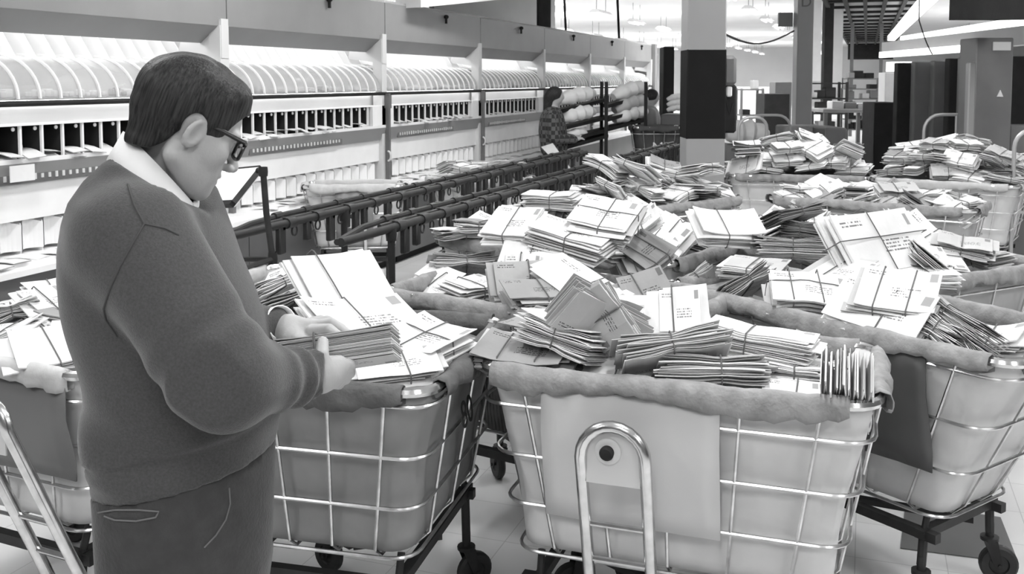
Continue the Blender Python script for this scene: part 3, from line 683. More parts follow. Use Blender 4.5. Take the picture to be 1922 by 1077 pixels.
# ---- the biggest parcel and its neighbours
place('biggest white parcel, outlined label and strings, standing tilted above the long right hamper', (1565, 468), (1722, 445), .27, .08, 'w', 56, z=(1.12, 1.10), n=7, fan=.15, strings=(-.04,), cross=True)
place('thick stack with dark cut edges left of the biggest parcel', (1415, 465), (1560, 470), .14, .10, 'm', -10, z=(1.02, 1.02), n=20, fan=.4)
place('white fan of letters right of the biggest parcel', (1680, 420), (1750, 500), .16, .06, 'w', -40, z=(1.05, .98), n=12, fan=1.2)
place('dark folded bundle above the thick stack with dark edges', (1440, 415), (1530, 395), .16, .05, 'k', -25, z=(1.05, 1.08), n=12, fan=.8)
place('dark bundle with one black band left of the biggest parcel', (1480, 430), (1575, 440), .15, .08, 'k', -12, z=(1.0, 1.02), n=14)
place('smooth white package at the left end of the hamper with the biggest parcel', (1300, 425), (1420, 430), .20, .07, 'p', 30, z=(1.06, 1.04), n=7, fan=.2, strings=(-.02,))
# ---- hamper beyond the ribbed-flap one: the nearer bundles
place('ragged bundle at the left tip of the hamper directly beyond the ribbed-flap one', (822, 440), (905, 432), .2, .06, 'w', -5, z=(.99, 1.0), n=14, fan=.8)
place('bundle with dark ends just right of the ragged one', (862, 425), (955, 428), .2, .07, 'm', -5, z=(1.04, 1.04), n=15, fan=.8)
place('white parcel with a grey end patch right of the ragged bundles', (918, 422), (1008, 428), .22, .07, 'w', 26, z=(1.10, 1.10), n=9, fan=.4)
place('long white bundle with a grey label amid the heap beyond the ribbed flap', (1005, 430), (1145, 470), .19, .09, 'w', 10, z=(1.10, 1.04), n=14, strings=(.01,), fan=.3)
place('square white bundle behind the long one with the grey label', (1085, 405), (1195, 425), .26, .08, 'w', 20, z=(1.15, 1.12), n=14, strings=(0,), fan=.3, cross=True)
place('flat crossed-string bundle in front of the square white one', (1115, 475), (1208, 470), .22, .05, 'w', 5, z=(1.03, 1.02), n=9, cross=True)
place('white envelope standing on end at the right of the heap beyond the ribbed flap', (1180, 440), (1235, 400), .14, .05, 'w', 30, z=(1.06, 1.16), n=7, fan=.2)
place('manila roll tied twice at the right of the heap beyond the ribbed flap', (1190, 495), (1235, 455), .22, .06, 'k', 20, z=(1.0, 1.08), n=8, fan=.3, strings=(-.03, .03))
place('manila block tied once at the right rim beyond the ribbed flap', (1160, 510), (1222, 500), .16, .06, 'k', 20, z=(.97, .99), n=8, fan=.3)
place('white letters across the back of the heap beyond the ribbed flap, left end', (990, 375), (1090, 378), .25, .08, 'w', 0, z=(1.10, 1.10), n=14, fan=.4)
# ---- filler heaps: one kind each in several sizes, copied
PROTO = []
for i, (L, W, T, tone, kw) in enumerate([(.24, .12, .06, 'w', dict(fan=.8)), (.26, .19, .05, 'w', dict(cross=True, n=8)), (.25, .13, .07, 'g', dict(fan=.9)), (.30, .22, .045, 'w', dict(n=7, strings=(.03,))),
                                         (.24, .15, .06, 'k', dict(n=10)), (.24, .12, .08, 'w', dict(n=16, fan=.6)), (.28, .2, .07, 'w', dict(n=9, bend=.015)), (.24, .13, .05, 'm', dict(n=10, fan=.8))]):
    n = kw.pop('n', 12); PROTO.append((make_bundle('x', 'mail bundle', tone, bundle_geo(L, W, T, n, 900+i, **kw)), T))
used = [False]*len(PROTO)
CROSS = list(range(len(PROTO)))
def heap(key, label, group, zlo, top, nx, ny, skip=None, seed=0, w=(3, 3, 2, 3, 1, 3, 3, 1), scale=1.):
    low = top < .93; mg = .32 if low else (.10 if key in 'GIJKQ' else .18)
    e, c, rz, L, W = CARTS[key]; rnd = random.Random(seed); ca, sa = math.cos(rz), math.sin(rz)
    for i in range(nx):
        for j in range(ny):
            x = (-.5+(i+.5)/nx)*(L-mg)+rnd.uniform(-.03, .03); y = (-.5+(j+.5)/ny)*(W-mg)+rnd.uniform(-.03, .03)
            mound = max(0, 1-(2*x/L)**2)*max(0, 1-(2*y/W)**2)
            z = zlo+(top-zlo)*mound**.7+rnd.uniform(-.03, .03)
            k = rnd.choices(CROSS, w)[0]; pr, T = PROTO[k]
            if used[k]: o = copy_tree(pr)
            else: o = pr; used[k] = True
            o['label'] = label; o['group'] = group
            o.location = (c.x+x*ca-y*sa, c.y+x*sa+y*ca, z); o.rotation_euler = (rnd.uniform(-.35, .35)-.12*y/W*4+rnd.choice((0, 0, .5)), rnd.uniform(-.3, .3)+.4*x/L, rz+rnd.choice((0, PI/2, .5, -.5))+rnd.uniform(-.3, .3))
            o.scale = (scale,)*3
heap('C', 'string-tied bundle lying low in the front hamper, beneath its top bundles', 'low bundles of the front hamper', .80, .84, 4, 3, seed=1)
heap('D', 'string-tied bundle lying low in the long right hamper, beneath its top bundles', 'low bundles of the long right hamper', .78, .85, 4, 3, seed=2)
heap('E', 'string-tied bundle lying low in the hamper with the ribbed flap', 'low bundles of the ribbed-flap hamper', .76, .82, 4, 3, seed=3)
heap('B', 'string-tied bundle lying low in the hamper the man sorts from', 'low bundles of the hamper by the man', .78, .84, 2, 3, seed=4)
heap('N', 'string-tied bundle in the hamper half hidden behind the man', 'bundles in the hamper behind the man', .80, .86, 2, 2, seed=5)
heap('A', 'string-tied bundle lying in the left-edge hamper', 'bundles in the left-edge hamper', .82, .90, 4, 3, seed=6)
heap('F', 'string-tied bundle in the heap directly beyond the ribbed-flap hamper', 'heap beyond the ribbed-flap hamper', .86, 1.02, 5, 5, seed=7)
heap('H', 'string-tied bundle in the heap around the biggest white parcel', 'heap around the biggest parcel', .86, 1.0, 5, 4, seed=8)
heap('G', 'string-tied bundle heaped in front of the two-tone column', 'heap in front of the two-tone column', .86, 1.04, 5, 4, seed=9)
heap('G', 'string-tied bundle on top of the heap in front of the two-tone column', 'top of the heap by the column', 1.0, 1.16, 2, 2, seed=19)
heap('I', 'string-tied bundle in the wide hamper left of the pale one', 'heap in the wide hamper', .86, .96, 6, 4, seed=10)
heap('J', 'string-tied bundle in the heap just right of the two-tone column', 'heap right of the two-tone column', .85, 1.10, 6, 5, seed=11)
heap('J', 'string-tied bundle topping the heap just right of the two-tone column', 'top of the heap right of the column', .98, 1.2, 4, 3, seed=21)
heap('K', 'string-tied bundle in the pale hamper at the right edge', 'heap in the pale hamper', .85, 1.10, 5, 6, seed=12)
heap('K', 'string-tied bundle topping the heap in the pale right-edge hamper', 'top of the heap in the pale hamper', .98, 1.2, 4, 4, seed=22)
heap('Q', 'bundle of letters in the small hamper by the sorting case ledge', 'letters in the ledge-side hamper', .93, 1.0, 3, 2, seed=13, w=(3, 1, 0, 1, 0, 3, 0, 0))
for k, u in enumerate(used):
    if not u: bpy.data.objects.remove(PROTO[k][0])
#@@RACKS
# ------------------------------------------------------------ pipe racks with hooks
def pipe_rack(label, p0, p1, posts, seed, zt=1.0, hookstep=.095, gap=.07):
    d = p1-p0; e = empty('pipe_rack', label, 'rack', (p0.x, p0.y, 0)); rnd = random.Random(seed); L = d.y; sl = d.x/d.y
    def at(y, dx=0, z=zt): return Vector((sl*y+dx, y, z))
    b = MB(); b.tube([at(0), at(.35), at(.5), at(L)], .020, 10); b.build('front_pipe', PIPE, e)
    b = MB(); b.tube([at(0, -.02), at(.3, -gap, zt+.02), at(.6, -gap, zt+.03), at(L, -gap, zt+.03)], .015, 8); b.tube([at(.4, -gap/2, zt+.012), at(L, -gap/2, zt+.012)], .012, 8); b.build('back_pipe', PIPE, e)
    y = .5
    while y < L-.1:
        b = MB(); b.cyl(at(y), at(y+.07), .027, 10); b.box(at(y+.03, -gap/2, zt+.016), (gap, .03, .02)); b.cyl(at(y+.0, -gap, zt+.03), at(y+.06, -gap, zt+.03), .021, 8); b.build('coupling', IRON, e); y += rnd.uniform(.22, .4)
    ns = 0; y = .45
    while y < L-.05 and ns < 95:
        b = MB(); s = rnd.uniform(.8, 1.3); p = at(y)
        if rnd.random() < .72:
            b.box(p+Vector((0, 0, -.06*s)), (.03, .045*s, .11*s), bev=.005); b.box(p+Vector((.0, .012, -.015)), (.03, .03, .03), bev=.004)
            if rnd.random() < .4: b.tube([p+Vector((0, .03+.022*math.sin(a), -.045+.025*math.cos(a))) for a in np.linspace(0, PI, 7)], .004, 5)
        else:
            b.tube([p+Vector((.0, .024*math.cos(a), -.045+.024*math.sin(a))) for a in np.linspace(0, 2*PI, 12, endpoint=False)], .005, 5, closed=True)
        b.build('hook', IRON, e); ns += 1
        y += hookstep*rnd.uniform(.6, 1.6)
    for yp in posts:
        b = MB(); q = at(yp); b.cyl((q.x, q.y, 0), (q.x, q.y, zt), .018, 10); b.lathe([(0, 0), (.05, 0), (.05, .01), (.02, .02)], (q.x, q.y, 0), (0, 0, 1), 12); b.lathe([(.025, 0), (.028, .03), (.025, .06)], (q.x, q.y, zt-.06), (0, 0, 1), 10); b.build('post', PIPE, e)
    return e
ra = pz(417, 448, 1.0); rb = pz(1100, 286, 1.0)
pipe_rack('long pipe rack with hanging hooks, the one nearer the sorting cases', ra, rb, (1.05, 2.7, 4.3, 5.6), 3)
ra2 = pz(640, 455, 1.0); rb2 = pz(1276, 273, 1.0); rb2.x = min(rb2.x, ra2.x+.25)
pipe_rack('long pipe rack with hanging hooks, the one nearer the heaped hampers', ra2, rb2, (.45, 2.2, 4.2, 6.0), 4)
# pipe stand with slanted board behind the man's face
pt = pk(512, 486, 4.3); e = empty('slanted_desk', 'white slanted board on a pipe stand in front of the man\'s chin', 'desk', (pt.x, pt.y, 0))
def rel(p): return p-Vector((pt.x, pt.y, 0))
top = pk(494, 322, 4.3); b = MB(); b.tube([rel(pk(512, 486, 4.3)), rel(pk(500, 400, 4.3)), rel(top), rel(pk(484, 320, 4.32))], .014, 10); q = rel(pk(512, 486, 4.3)); b.cyl((q.x, q.y, 0), q, .014, 10); b.lathe([(.019, -.03), (.022, 0), (.019, .03)], q, (0, 0, 1), 10); b.lathe([(.019, -.02), (.021, 0), (.019, .02)], rel(top), (0, 0, 1), 10)
b.lathe([(0, 0), (.06, 0), (.06, .01), (0, .015)], (q.x, q.y, 0), (0, 0, 1), 14); b.build('stand', PIPE, e)
b = MB(); q2 = rel(pk(425, 487, 4.6)); b.tube([q, q2], .012, 8); q3 = rel(pk(470, 505, 3.9)); b.tube([q, rel(pk(440, 510, 4.0))], .012, 8); b.build('side_pipe', PIPE, e)
A_, B_, C_ = pk(434, 378, 4.2), pk(486, 313, 4.45), pk(330, 384, 4.5); D_ = B_+C_-A_; nn = (B_-A_).cross(C_-A_).normalized(); nn = nn if nn.z > 0 else -nn
b = MB(); b.hexa([rel(p-nn*.03) for p in (A_, B_, D_, C_)]+[rel(p) for p in (A_, B_, D_, C_)]); o = b.build('board', WPAINT, e, smooth=False)
b = MB()
for p, q in ((A_, B_), (B_, D_), (D_, C_), (C_, A_)):
    b.tube([rel(p-nn*.012), rel(q-nn*.012)], .017, 4)
b.build('board_frame', PIPE, e)
# ------------------------------------------------------------ sack racks beyond
def sack(label, p0, p1, r, group, tone=W_, cat='mail sack'):
    d = p1-p0; b = MB(); n = 12; pts = []; rr = []
    for i in range(n+1):
        t = i/n; pts.append(p0.lerp(p1, t)+Vector((0, 0, .03*math.sin(PI*t)))); rr.append(r*(.45+.55*min(1, 4*min(t, 1-t)+.15))*(1+.10*math.sin(i*2.1)+.05*math.sin(i*4.7)))
    b.tube(pts, rr, 14, ell=(1.15, .85)); o = b.build('mail_sack', tone); tag(o, label, cat, group); return o
K = 11.6
def sack_rack(label, xs, tiers, postx, k, base):
    e = empty('sack_rack', label, 'rack', (base.x, base.y, 0)); o0 = Vector((base.x, base.y, 0))
    for (u0, v0, u1, v1) in tiers:
        b = MB(); p, q = pk(u0, v0, k-.1), pk(u1, v1, k+.3); dv = FH*.55; th = Vector((0, 0, .04))
        b.hexa([p-o0-th, q-o0-th, q-o0+dv-th, p-o0+dv-th, p-o0+Vector((0,0,.0)), q-o0, q-o0+dv, p-o0+dv]); b.build('tray', DPAINT, e, smooth=False)
    for u in postx:
        b = MB()
        for dy in (0, .6):
            p = pk(u, 200, k-.12)+FH*dy; b.box((p.x-o0.x, p.y-o0.y, .84), (.035, .035, 1.68))
        b.build('upright', DPAINT, e, smooth=False)
    b = MB(); p, q = pk(xs[0], 200, k), pk(xs[1], 200, k+.3); b.hexa([(p.x-o0.x, p.y-o0.y, .08), (q.x-o0.x, q.y-o0.y, .08), (q.x-o0.x, q.y-o0.y+.55, .08), (p.x-o0.x, p.y-o0.y+.55, .08), (p.x-o0.x, p.y-o0.y, .14), (q.x-o0.x, q.y-o0.y, .14), (q.x-o0.x, q.y-o0.y+.55, .14), (p.x-o0.x, p.y-o0.y+.55, .14)]); b.build('base', DPAINT, e, smooth=False)
    return e
t1 = [(1050, 206, 1140, 184), (1050, 240, 1140, 218), (1052, 262, 1140, 242), (1056, 276, 1142, 252)]
sack_rack('dark rack of sloping trays right of the person in plaid', (1060, 1140), t1, (1138,), K, pk(1100, 280, K))
t2 = [(1140, 197, 1212, 176), (1142, 222, 1212, 200), (1142, 240, 1212, 222)]
sack_rack('dark rack of sloping trays in front of the far person', (1145, 1212), t2, (1212,), K+.2, pk(1180, 280, K+.4))
for i, (u0, v0, u1, v1) in enumerate(t1[:2]+t1[3:]):
    sack('pale rolled sack on a sloping tray right of the person in plaid', pk(u0, v0-15, K), pk(lin(u0, u1, .72 if i < 2 else .5), lin(v0, v1, .72 if i < 2 else .5)-15, K+.2), .10 if i < 2 else .06, 'sacks right of the person in plaid')
for i, (u0, v0, u1, v1) in enumerate(t2):
    sack('pale rolled sack on a sloping tray in front of the far person', pk(lin(u0, u1, .15), v0-15, K+.3), pk(u1, v1-13, K+.5), .10, 'sacks in front of the far person', tone=(W_ if i != 1 else G_))
for v in (187, 197, 207):
    sack('white sack stacked on the rack at the left side of the two-tone column', pk(1252, v, 12.5), pk(1290, v-2, 12.5), .045, 'sacks beside the two-tone column')
m = MB(); p = pk(1268, 214, 12.6); m.box((p.x, p.y+.15, p.z/2), (.35, .5, p.z), bev=.02); tag(m.build('cabinet', MPAINT), 'dark cabinet carrying the three white sacks by the column', 'cabinet')
m = MB(); p0, p1 = pk(1027, 272, 10.2), pk(1072, 326, 9.6); d = (p1-p0); s1 = Vector((.06, 0, .02))
m.hexa([p0-s1, p0+s1, p1+s1*.5, p1-s1*.5, p0-s1+Vector((0, -.02, 0)), p0+s1+Vector((0, -.02, 0)), p1+s1*.5+Vector((0, -.02, 0)), p1-s1*.5+Vector((0, -.02, 0))]); tag(m.build('wooden_paddle', mat('pale_wood', .45, .6, var=.1), smooth=False), 'pale wooden paddle leaning on the pipe rack below the person in plaid', 'paddle')
#@@BACKGROUND
# ------------------------------------------------------------ columns and background
def column(label, u0, u1, k, m_, band=None, top=CEIL):
    p, q = pk(u0, 150, k), pk(u1, 150, k); w_ = (q-p).length; c = (p+q)/2+Vector((0, w_/2, 0)); e = empty('column', label, 'column', (c.x, c.y, 0), PSI)
    b = MB(); b.box((0, 0, top/2), (w_, w_, top), bev=.01); b.build('shaft', m_, e)
    if band:
        z0, z1, bm = band; b = MB(); b.box((0, 0, (z0+z1)/2), (w_+.006, w_+.006, z1-z0), bev=.01); b.build('painted_band', bm, e)
    return e, w_
kc = 8.3; s_ = F/kc
COLM = mat('column_paint', .30, .5, var=.04, vscale=2)
column('thick square column painted grey with a dark band, behind the heaps', 1277, 1350, kc, COLM, (H-(262-150)/s_, H+(150-92)/s_, mat('band_paint', .014, .75, var=.1, spec=.1)))
e2, w2 = column('slim plain grey column, second from the left', 1490, 1520, 15, COLM)
text_mesh('D', .22, 'column_letter', MPAINT, e2, Matrix.Translation((0, -w2/2-.004, 2.86))@Matrix.Rotation(PI/2, 4, 'X'))
column('black column behind the slim grey one', 1543, 1560, 24, DPAINT)
e4, w4 = column('broad dark column at the right with a sign plate', 1818, 1888, 9.5, MPAINT, top=2.1)
m = MB(); m.box((.06, -w4/2-.006, 2.02), (.17, .012, .08)); m.build('sign_plate', LPAINT, e4, smooth=False)
m = MB(); y4 = -w4/2; m.add([(.03, y4-.01, 1.54), (.09, y4-.01, 1.54), (.06, y4-.01, 1.605), (.03, y4, 1.54), (.09, y4, 1.54), (.06, y4, 1.605)], [(0,1,2), (5,4,3), (0,3,4,1), (1,4,5,2), (2,5,3,0)]); m.build('triangle_sign', LPAINT, e4, smooth=False)
# telephone box / coat on the column's right side
p = pk(1368, 165, 8.6); e = empty('wall_telephone', 'black telephone cabinet with hanging cord, right side of the two-tone column', 'telephone', (p.x, p.y, 0), PSI)
b = MB(); b.box((0, .06, 1.45), (.15, .1, .42), bev=.02); b.build('cabinet', DPAINT, e)
b = MB(); b.box((.0, .0, 1.78), (.12, .09, .26), bev=.03); b.build('hood', MPAINT, e)
b = MB(); b.box((.0, -.01, 1.60), (.05, .03, .09), bev=.01); b.build('card', W_, e)
b = MB(); b.box((-.085, .06, 1.5), (.05, .1, .5), bev=.01); b.build('bracket', DPAINT, e)
b = MB(); b.tube([(-.04, -.03, 1.62), (-.03, -.05, 1.5), (0, -.04, 1.4), (.03, -.03, 1.5)], .006, 6); b.build('cord', BLACK, e)
def boxthing(name, label, cat, u0, u1, v0, v1, k, depth, m_, zb=None, rz=PSI, bev=.01, group=None):
    p, q = pk(u0, v1, k), pk(u1, v1, k); t = pk(u0, v0, k); w_ = (q-p).length; zt = t.z; z0 = p.z if zb is None else zb; c = (p+q)/2+FH*depth/2
    b = MB(); b.box((0, 0, (zt+z0)/2), (w_, depth, zt-z0), bev=bev); o = b.build(name, m_); o.location = (c.x, c.y, 0); o.rotation_euler = (0, 0, rz); return tag(o, label, cat, group)
boxthing('cabinet', 'tall black block added to darken the gap between the sorting cases and the two-tone column', 'cabinet', 1244, 1264, 88, 262, 14.5, .4, BLACK, zb=0)  # black block added to stand in for the darkness of the gap
# shelving
def shelving(label, u0, u1, v0, k, depth, tiers, mfr, seed, fill=.7):
    p, q = pk(u0, v0, k), pk(u1, v0, k); w_ = (q-p).length; c = (p+q)/2; e = empty('shelving', label, 'shelves', (c.x, c.y, 0), PSI); zt = p.z
    for sx in (-1, 1):
        for sy in (0, 1): b = MB(); b.box((sx*w_/2, sy*depth, zt/2), (.05, .05, zt)); b.build('post', mfr, e, smooth=False)
    zs = [lin(.35, zt-.03, i/(tiers-1)) for i in range(tiers)]
    for z in zs:
        b = MB(); b.box((0, depth/2, z), (w_, depth, .03)); b.build('shelf', mfr, e, smooth=False)
    rnd = random.Random(seed); ca, sa = math.cos(PSI), math.sin(PSI)
    for z in zs:
        x = -w_/2+.12
        while x < w_/2-.12:
            s = rnd.uniform(.14, .30)
            if rnd.random() < fill:
                b = MB(); hh = rnd.uniform(.08, .24); b.box((0, 0, hh/2), (s*.85, .3, hh), bev=.01); o = b.build('mail_tray', rnd.choice((W_, G_, MPAINT, DPAINT, DPAINT, K_)))
                o.location = (c.x+x*ca-depth*.4*sa, c.y+x*sa+depth*.4*ca, z+.016); o.rotation_euler = (0, 0, PSI); tag(o, 'tray of mail standing on '+label, 'tray', 'trays on '+label[:40])
            x += s
shelving('the low cluttered shelves left of the slim grey column', 1392, 1432, 166, 22, .5, 3, MPAINT, 1)
boxthing('cabinet', 'dark square cabinet left of the slim grey column', 'cabinet', 1434, 1482, 176, 212, 20, .7, DPAINT, zb=0)
boxthing('cabinet', 'pale far cabinet above the dark square one', 'cabinet', 1455, 1486, 154, 172, 30, .7, MPAINT, zb=0)
boxthing('worktable', 'white far counter right of the telephone', 'counter', 1388, 1450, 163, 172, 34, .8, WPAINT, zb=0)
shelving('the open racks right of the slim grey column', 1519, 1590, 154, 21, .5, 5, DPAINT, 2)
shelving('the tall racks under the end of the cage', 1592, 1660, 146, 27, .5, 6, MPAINT, 3, .8)
def table(label, u0, u1, v0, k, depth, m_):
    p, q = pk(u0, v0, k), pk(u1, v0, k); w_ = (q-p).length; c = (p+q)/2; e = empty('worktable', label, 'table', (c.x, c.y, 0), PSI)
    b = MB(); b.box((0, depth/2, p.z-.03), (w_, depth, .06), bev=.01); b.build('tabletop', m_, e); b = MB(); b.box((0, depth/2, p.z*.4), (w_*.9, depth*.8, .03)); b.build('shelf', MPAINT, e, smooth=False)
    for sx in (-1, 1):
        for y in (.06, depth-.06): b = MB(); b.box((sx*(w_/2-.06), y, p.z/2-.03), (.06, .06, p.z-.06)); b.build('leg', MPAINT, e, smooth=False)
table('long grey worktable right of the slim grey column', 1545, 1650, 205, 17, .9, GPAINT)
for i_ in range(3): boxthing('parcel', 'pale parcel in the row standing on the long grey worktable', 'parcel', 1562+24*i_, 1584+24*i_, 190+2*i_, 205, 17.3, .3, GPAINT if i_ == 1 else LPAINT, group='parcels on the long worktable')
boxthing('trolley_box', 'black box-shaped trolley between the worktable and the dark doors', 'trolley', 1640, 1684, 192, 262, 14.5, .5, DPAINT, zb=0)
boxthing('crate', 'brown crate with slatted side, left of centre behind the heaps', 'crate', 1470, 1545, 236, 280, 12.5, .4, mat('crate_wood', .22, .7, var=.2, vscale=8), zb=0, bev=.02)
boxthing('crate', 'darker crate right of the slatted brown one', 'crate', 1548, 1590, 240, 280, 12.0, .7, MPAINT, zb=0, bev=.02)
boxthing('banner', 'white hanging panel right of the black column', 'panel', 1562, 1580, -11, 165, 25, .06, LPAINT, bev=.004)
boxthing('banner', 'narrow white hanging panel left of the black column', 'panel', 1522, 1540, -5, 152, 26, .06, WPAINT, bev=.004)
boxthing('notice_board', 'small grey board hanging below the ceiling left of the slim grey column', 'board', 1461, 1488, 23, 50, 15.2, .03, GPAINT, bev=.004)
def hoop_truck(label, u0, u1, v0, k, mid=False, W=.4, m_=None):
    p, q = pk(u0, v0, k), pk(u1, v0, k); w_ = (q-p).length; c = (p+q)/2; zt = p.z; m_ = m_ or mat('pale_tube', .42, .4, .4); e = empty('hand_truck', label, 'hand truck', (c.x, c.y, 0), PSI)
    r = min(.16, w_*.4); b = MB(); pts = [(-w_/2, 0, .12), (-w_/2, 0, zt-r)]
    for i in range(1, 6): a = PI-PI/2*i/5; pts.append((-w_/2+r+r*math.cos(a), 0, zt-r+r*math.sin(a)))
    for i in range(0, 5): a = PI/2-PI/2*i/5; pts.append((w_/2-r+r*math.cos(a), 0, zt-r+r*math.sin(a)))
    pts += [(w_/2, 0, zt-r), (w_/2, 0, .12)]; b.tube(pts, .016, 8); b.build('hoop', m_, e)
    for z in (zt*.52, zt*.72): b = MB(); b.tube([(-w_/2, 0, z), (w_/2, 0, z)], .012, 8); b.build('crossbar', m_, e)
    if mid: b = MB(); b.tube([(0, 0, .12), (0, 0, zt)], .014, 8); b.build('centre_tube', m_, e)
    b = MB(); b.box((0, W/2, .16), (w_, W, .04), bev=.01); b.build('platform', MPAINT, e)
    for sx in (-1, 1):
        for y in (.08, W-.08): b = MB(); b.lathe([(0, -.015), (.065, -.015), (.065, .015), (0, .015)], (sx*(w_/2-.05), y, .066), (1, 0, 0), 14); b.build('wheel', RUB, e)
    return e
hoop_truck('hand truck with a rounded tube frame just right of the telephone', 1387, 1440, 220, 10.6)
hoop_truck('wider hand truck frame behind the left one, left of the slim column', 1402, 1484, 216, 12)
hoop_truck('large hand truck with a centre tube at the right, before the broad column', 1735, 1856, 215, 9.9, True)
hoop_truck('hand truck cut by the right edge of the picture', 1905, 1990, 243, 7.6)
hoop_truck('small far hand truck before the dark doors', 1684, 1712, 224, 14)
o = sack('plump grey sack lying behind the left hand truck', pk(1362, 252, 11.2), pk(1440, 256, 11.2), .16, None, tone=G_)
b = MB(); p, q = pk(1358, 268, 11.3), pk(1450, 268, 11.3); c = (p+q)/2; b.box((0, .3, p.z/2), ((q-p).length, .8, p.z), bev=.02); o = b.build('table', MPAINT); o.location = (c.x, c.y, 0); o.rotation_euler = (0, 0, PSI); tag(o, 'dark low table carrying the plump grey sack', 'table')
# dark doors at the right
for i, (u0, u1, v0) in enumerate(((1680, 1712, 118), (1712, 1748, 116), (1748, 1776, 114), (1776, 1800, 110), (1800, 1818, 108))):
    boxthing('lift_door', ('dark narrow door panel farthest left of the dark panelled wall', 'second dark door panel from the left of the panelled wall', 'third dark door panel of the panelled wall', 'blackest door panel of the dark panelled wall', 'last dark panel beside the broad right column')[i], 'door panel', u0, u1, v0, 330, 14-.3*i, .15, (DPAINT, MPAINT, MPAINT, BLACK, MPAINT)[i], zb=0, bev=.01)
    if i in (1, 2):
        pass
boxthing('pipe_cover', 'pale vertical post before the dark panels', 'post', 1815, 1828, 118, 262, 9.3, .08, GPAINT, zb=0)
boxthing('cabinet', 'black cabinet right of the broad column', 'cabinet', 1890, 1990, 106, 330, 11, .6, DPAINT, zb=0)
boxthing('ramp', 'grey sloping guard at the foot of the broad right column', 'guard', 1893, 1960, 235, 330, 9.6, .3, MPAINT, zb=0)
boxthing('light_box', 'bright white light box over the dark doors', 'light', 1672, 1712, 116, 134, 15, .2, LAMP, bev=.005)
boxthing('cabinet', 'narrow white panel left of the dark doors', 'panel', 1660, 1680, 136, 200, 16, .3, WPAINT, zb=0)
# beam, lights and black duct over the right side
def beam(name, label, cat, a, b_, k0, k1, hgt, th, m_):
    p, q = pk(*a, k0), pk(*b_, k1); d = (q-p); n = Vector((-d.y, d.x, 0)).normalized()*th; up = Vector((0, 0, hgt)); b = MB()
    b.hexa([p-up/2, q-up/2, q-up/2+n, p-up/2+n, p+up/2, q+up/2, q+up/2+n, p+up/2+n]); return tag(b.build(name, m_, smooth=False), label, cat)
beam('beam', 'grey beam running to the right over the dark doors', 'beam', (1655, 92), (1960, 62), 17, 11, .22, .2, GPAINT)
beam('strip_light', 'long bright strip light above the right-hand beam', 'light', (1690, 74), (1892, 44), 17.5, 12.4, .11, .12, LAMP)
beam('strip_light', 'short bright strip light at the right edge above the beam', 'light', (1898, 42), (1975, 33), 12.2, 11, .09, .12, LAMP)
beam('strip_light', 'ragged bright strip light just above the dark doors', 'light', (1650, 103), (1805, 91), 16.3, 13.0, .09, .1, LAMP)
beam('strip_light', 'steep bright strip light along the right side of the cage', 'light', (1666, 72), (1735, -8), 30, 15.5, .14, .2, LAMP)
beam('air_duct', 'black duct hanging at the top right corner', 'duct', (1782, 8), (1990, -4), 9.4, 7.6, .30, .5, DPAINT)
# wire cage conveyor under the ceiling
CZ = 3.45; e = empty('ceiling_cage', 'long dark wire cage hanging under the ceiling down the aisle', 'cage', (0, 0, CZ))
xa = pz(1548, 0, CZ).x; xb = pz(1738, 0, CZ).x; Y0 = 16; Y1 = 52; b = MB()
for i in range(6): x = lin(xa, xb, i/5); b.box((x, (Y0+Y1)/2, 0), (.09, Y1-Y0, .06))
b.build('long_bar', DPAINT, e, smooth=False); y = Y0
while y < Y1: b = MB(); b.box(((xa+xb)/2, y, .03), (xb-xa, .2, .06)); b.build('cross_bar', DPAINT, e, smooth=False); y += 2.0

b = MB(); b.box(((xa+xb)/2, (Y0+Y1)/2, .16), (xb-xa, Y1-Y0, .02)); b.build('cover', GPAINT, e, smooth=False)
b = MB(); b.box(((xa+xb)/2, Y1, -.35), (xb-xa, .1, .8)); b.build('end_plate', DPAINT, e, smooth=False)
for u, k in ((1599, 30), (1654, 30)):
    p = pk(u, 100, k); m = MB(); m.box((p.x, p.y, 1.7), (.1, .1, 3.4)); tag(m.build('cage_post', MPAINT, smooth=False), 'thin grey post under the %s side of the ceiling cage' % ('left' if u < 1620 else 'right'), 'post')
# beam behind the cases, cable, hanging rods
beam('beam', 'pale sloping girder above the sorting cases near the top centre', 'beam', (790, 2), (1060, -22), 9.5, 12, .12, .3, WPAINT)
beam('duct_panel', 'grey panel with a dark gap behind the top of the sorting cases', 'panel', (815, 32), (1042, 26), 15, 18, .55, .1, GPAINT)
beam('drape', 'dark narrow hanging panel behind the sorting cases, top centre', 'panel', (1012, 24), (1034, 24), 15, 15.2, .45, .05, DPAINT)
for (u, v0, v1, k, nm) in ((1062, -10, 58, 16, 'dark thin rod above the sorting cases, left of the second rod'), (1162, -10, 72, 16, 'dark thin rod hanging nearer the two-tone column')):
    m = MB(); m.cyl(pk(u-6, v0-60, k), pk(u, v1, k), .02, 8); tag(m.build('hanging_rod', DPAINT), nm, 'rod')
m = MB(); pts = [pk(1350+(1490-1350)*t, 58+24*math.sin(PI*t)*1.0, lin(8.5, 15, t)) for t in np.linspace(0, 1, 12)]; m.tube(pts, .012, 6); tag(m.build('cable', BLACK), 'dark cable sagging between the two-tone column and the slim grey one', 'cable')
m = MB(); pts = [pk(1725+25*t, 38+64*t+6*math.sin(PI*t), 12) for t in np.linspace(0, 1, 8)]; pts = [pk(1722, 2, 12)+Vector((0, 0, 1.2))]+pts; m.tube(pts, .008, 6); tag(m.build('cable', BLACK), 'thin dark cable hanging before the beam at the right', 'cable')
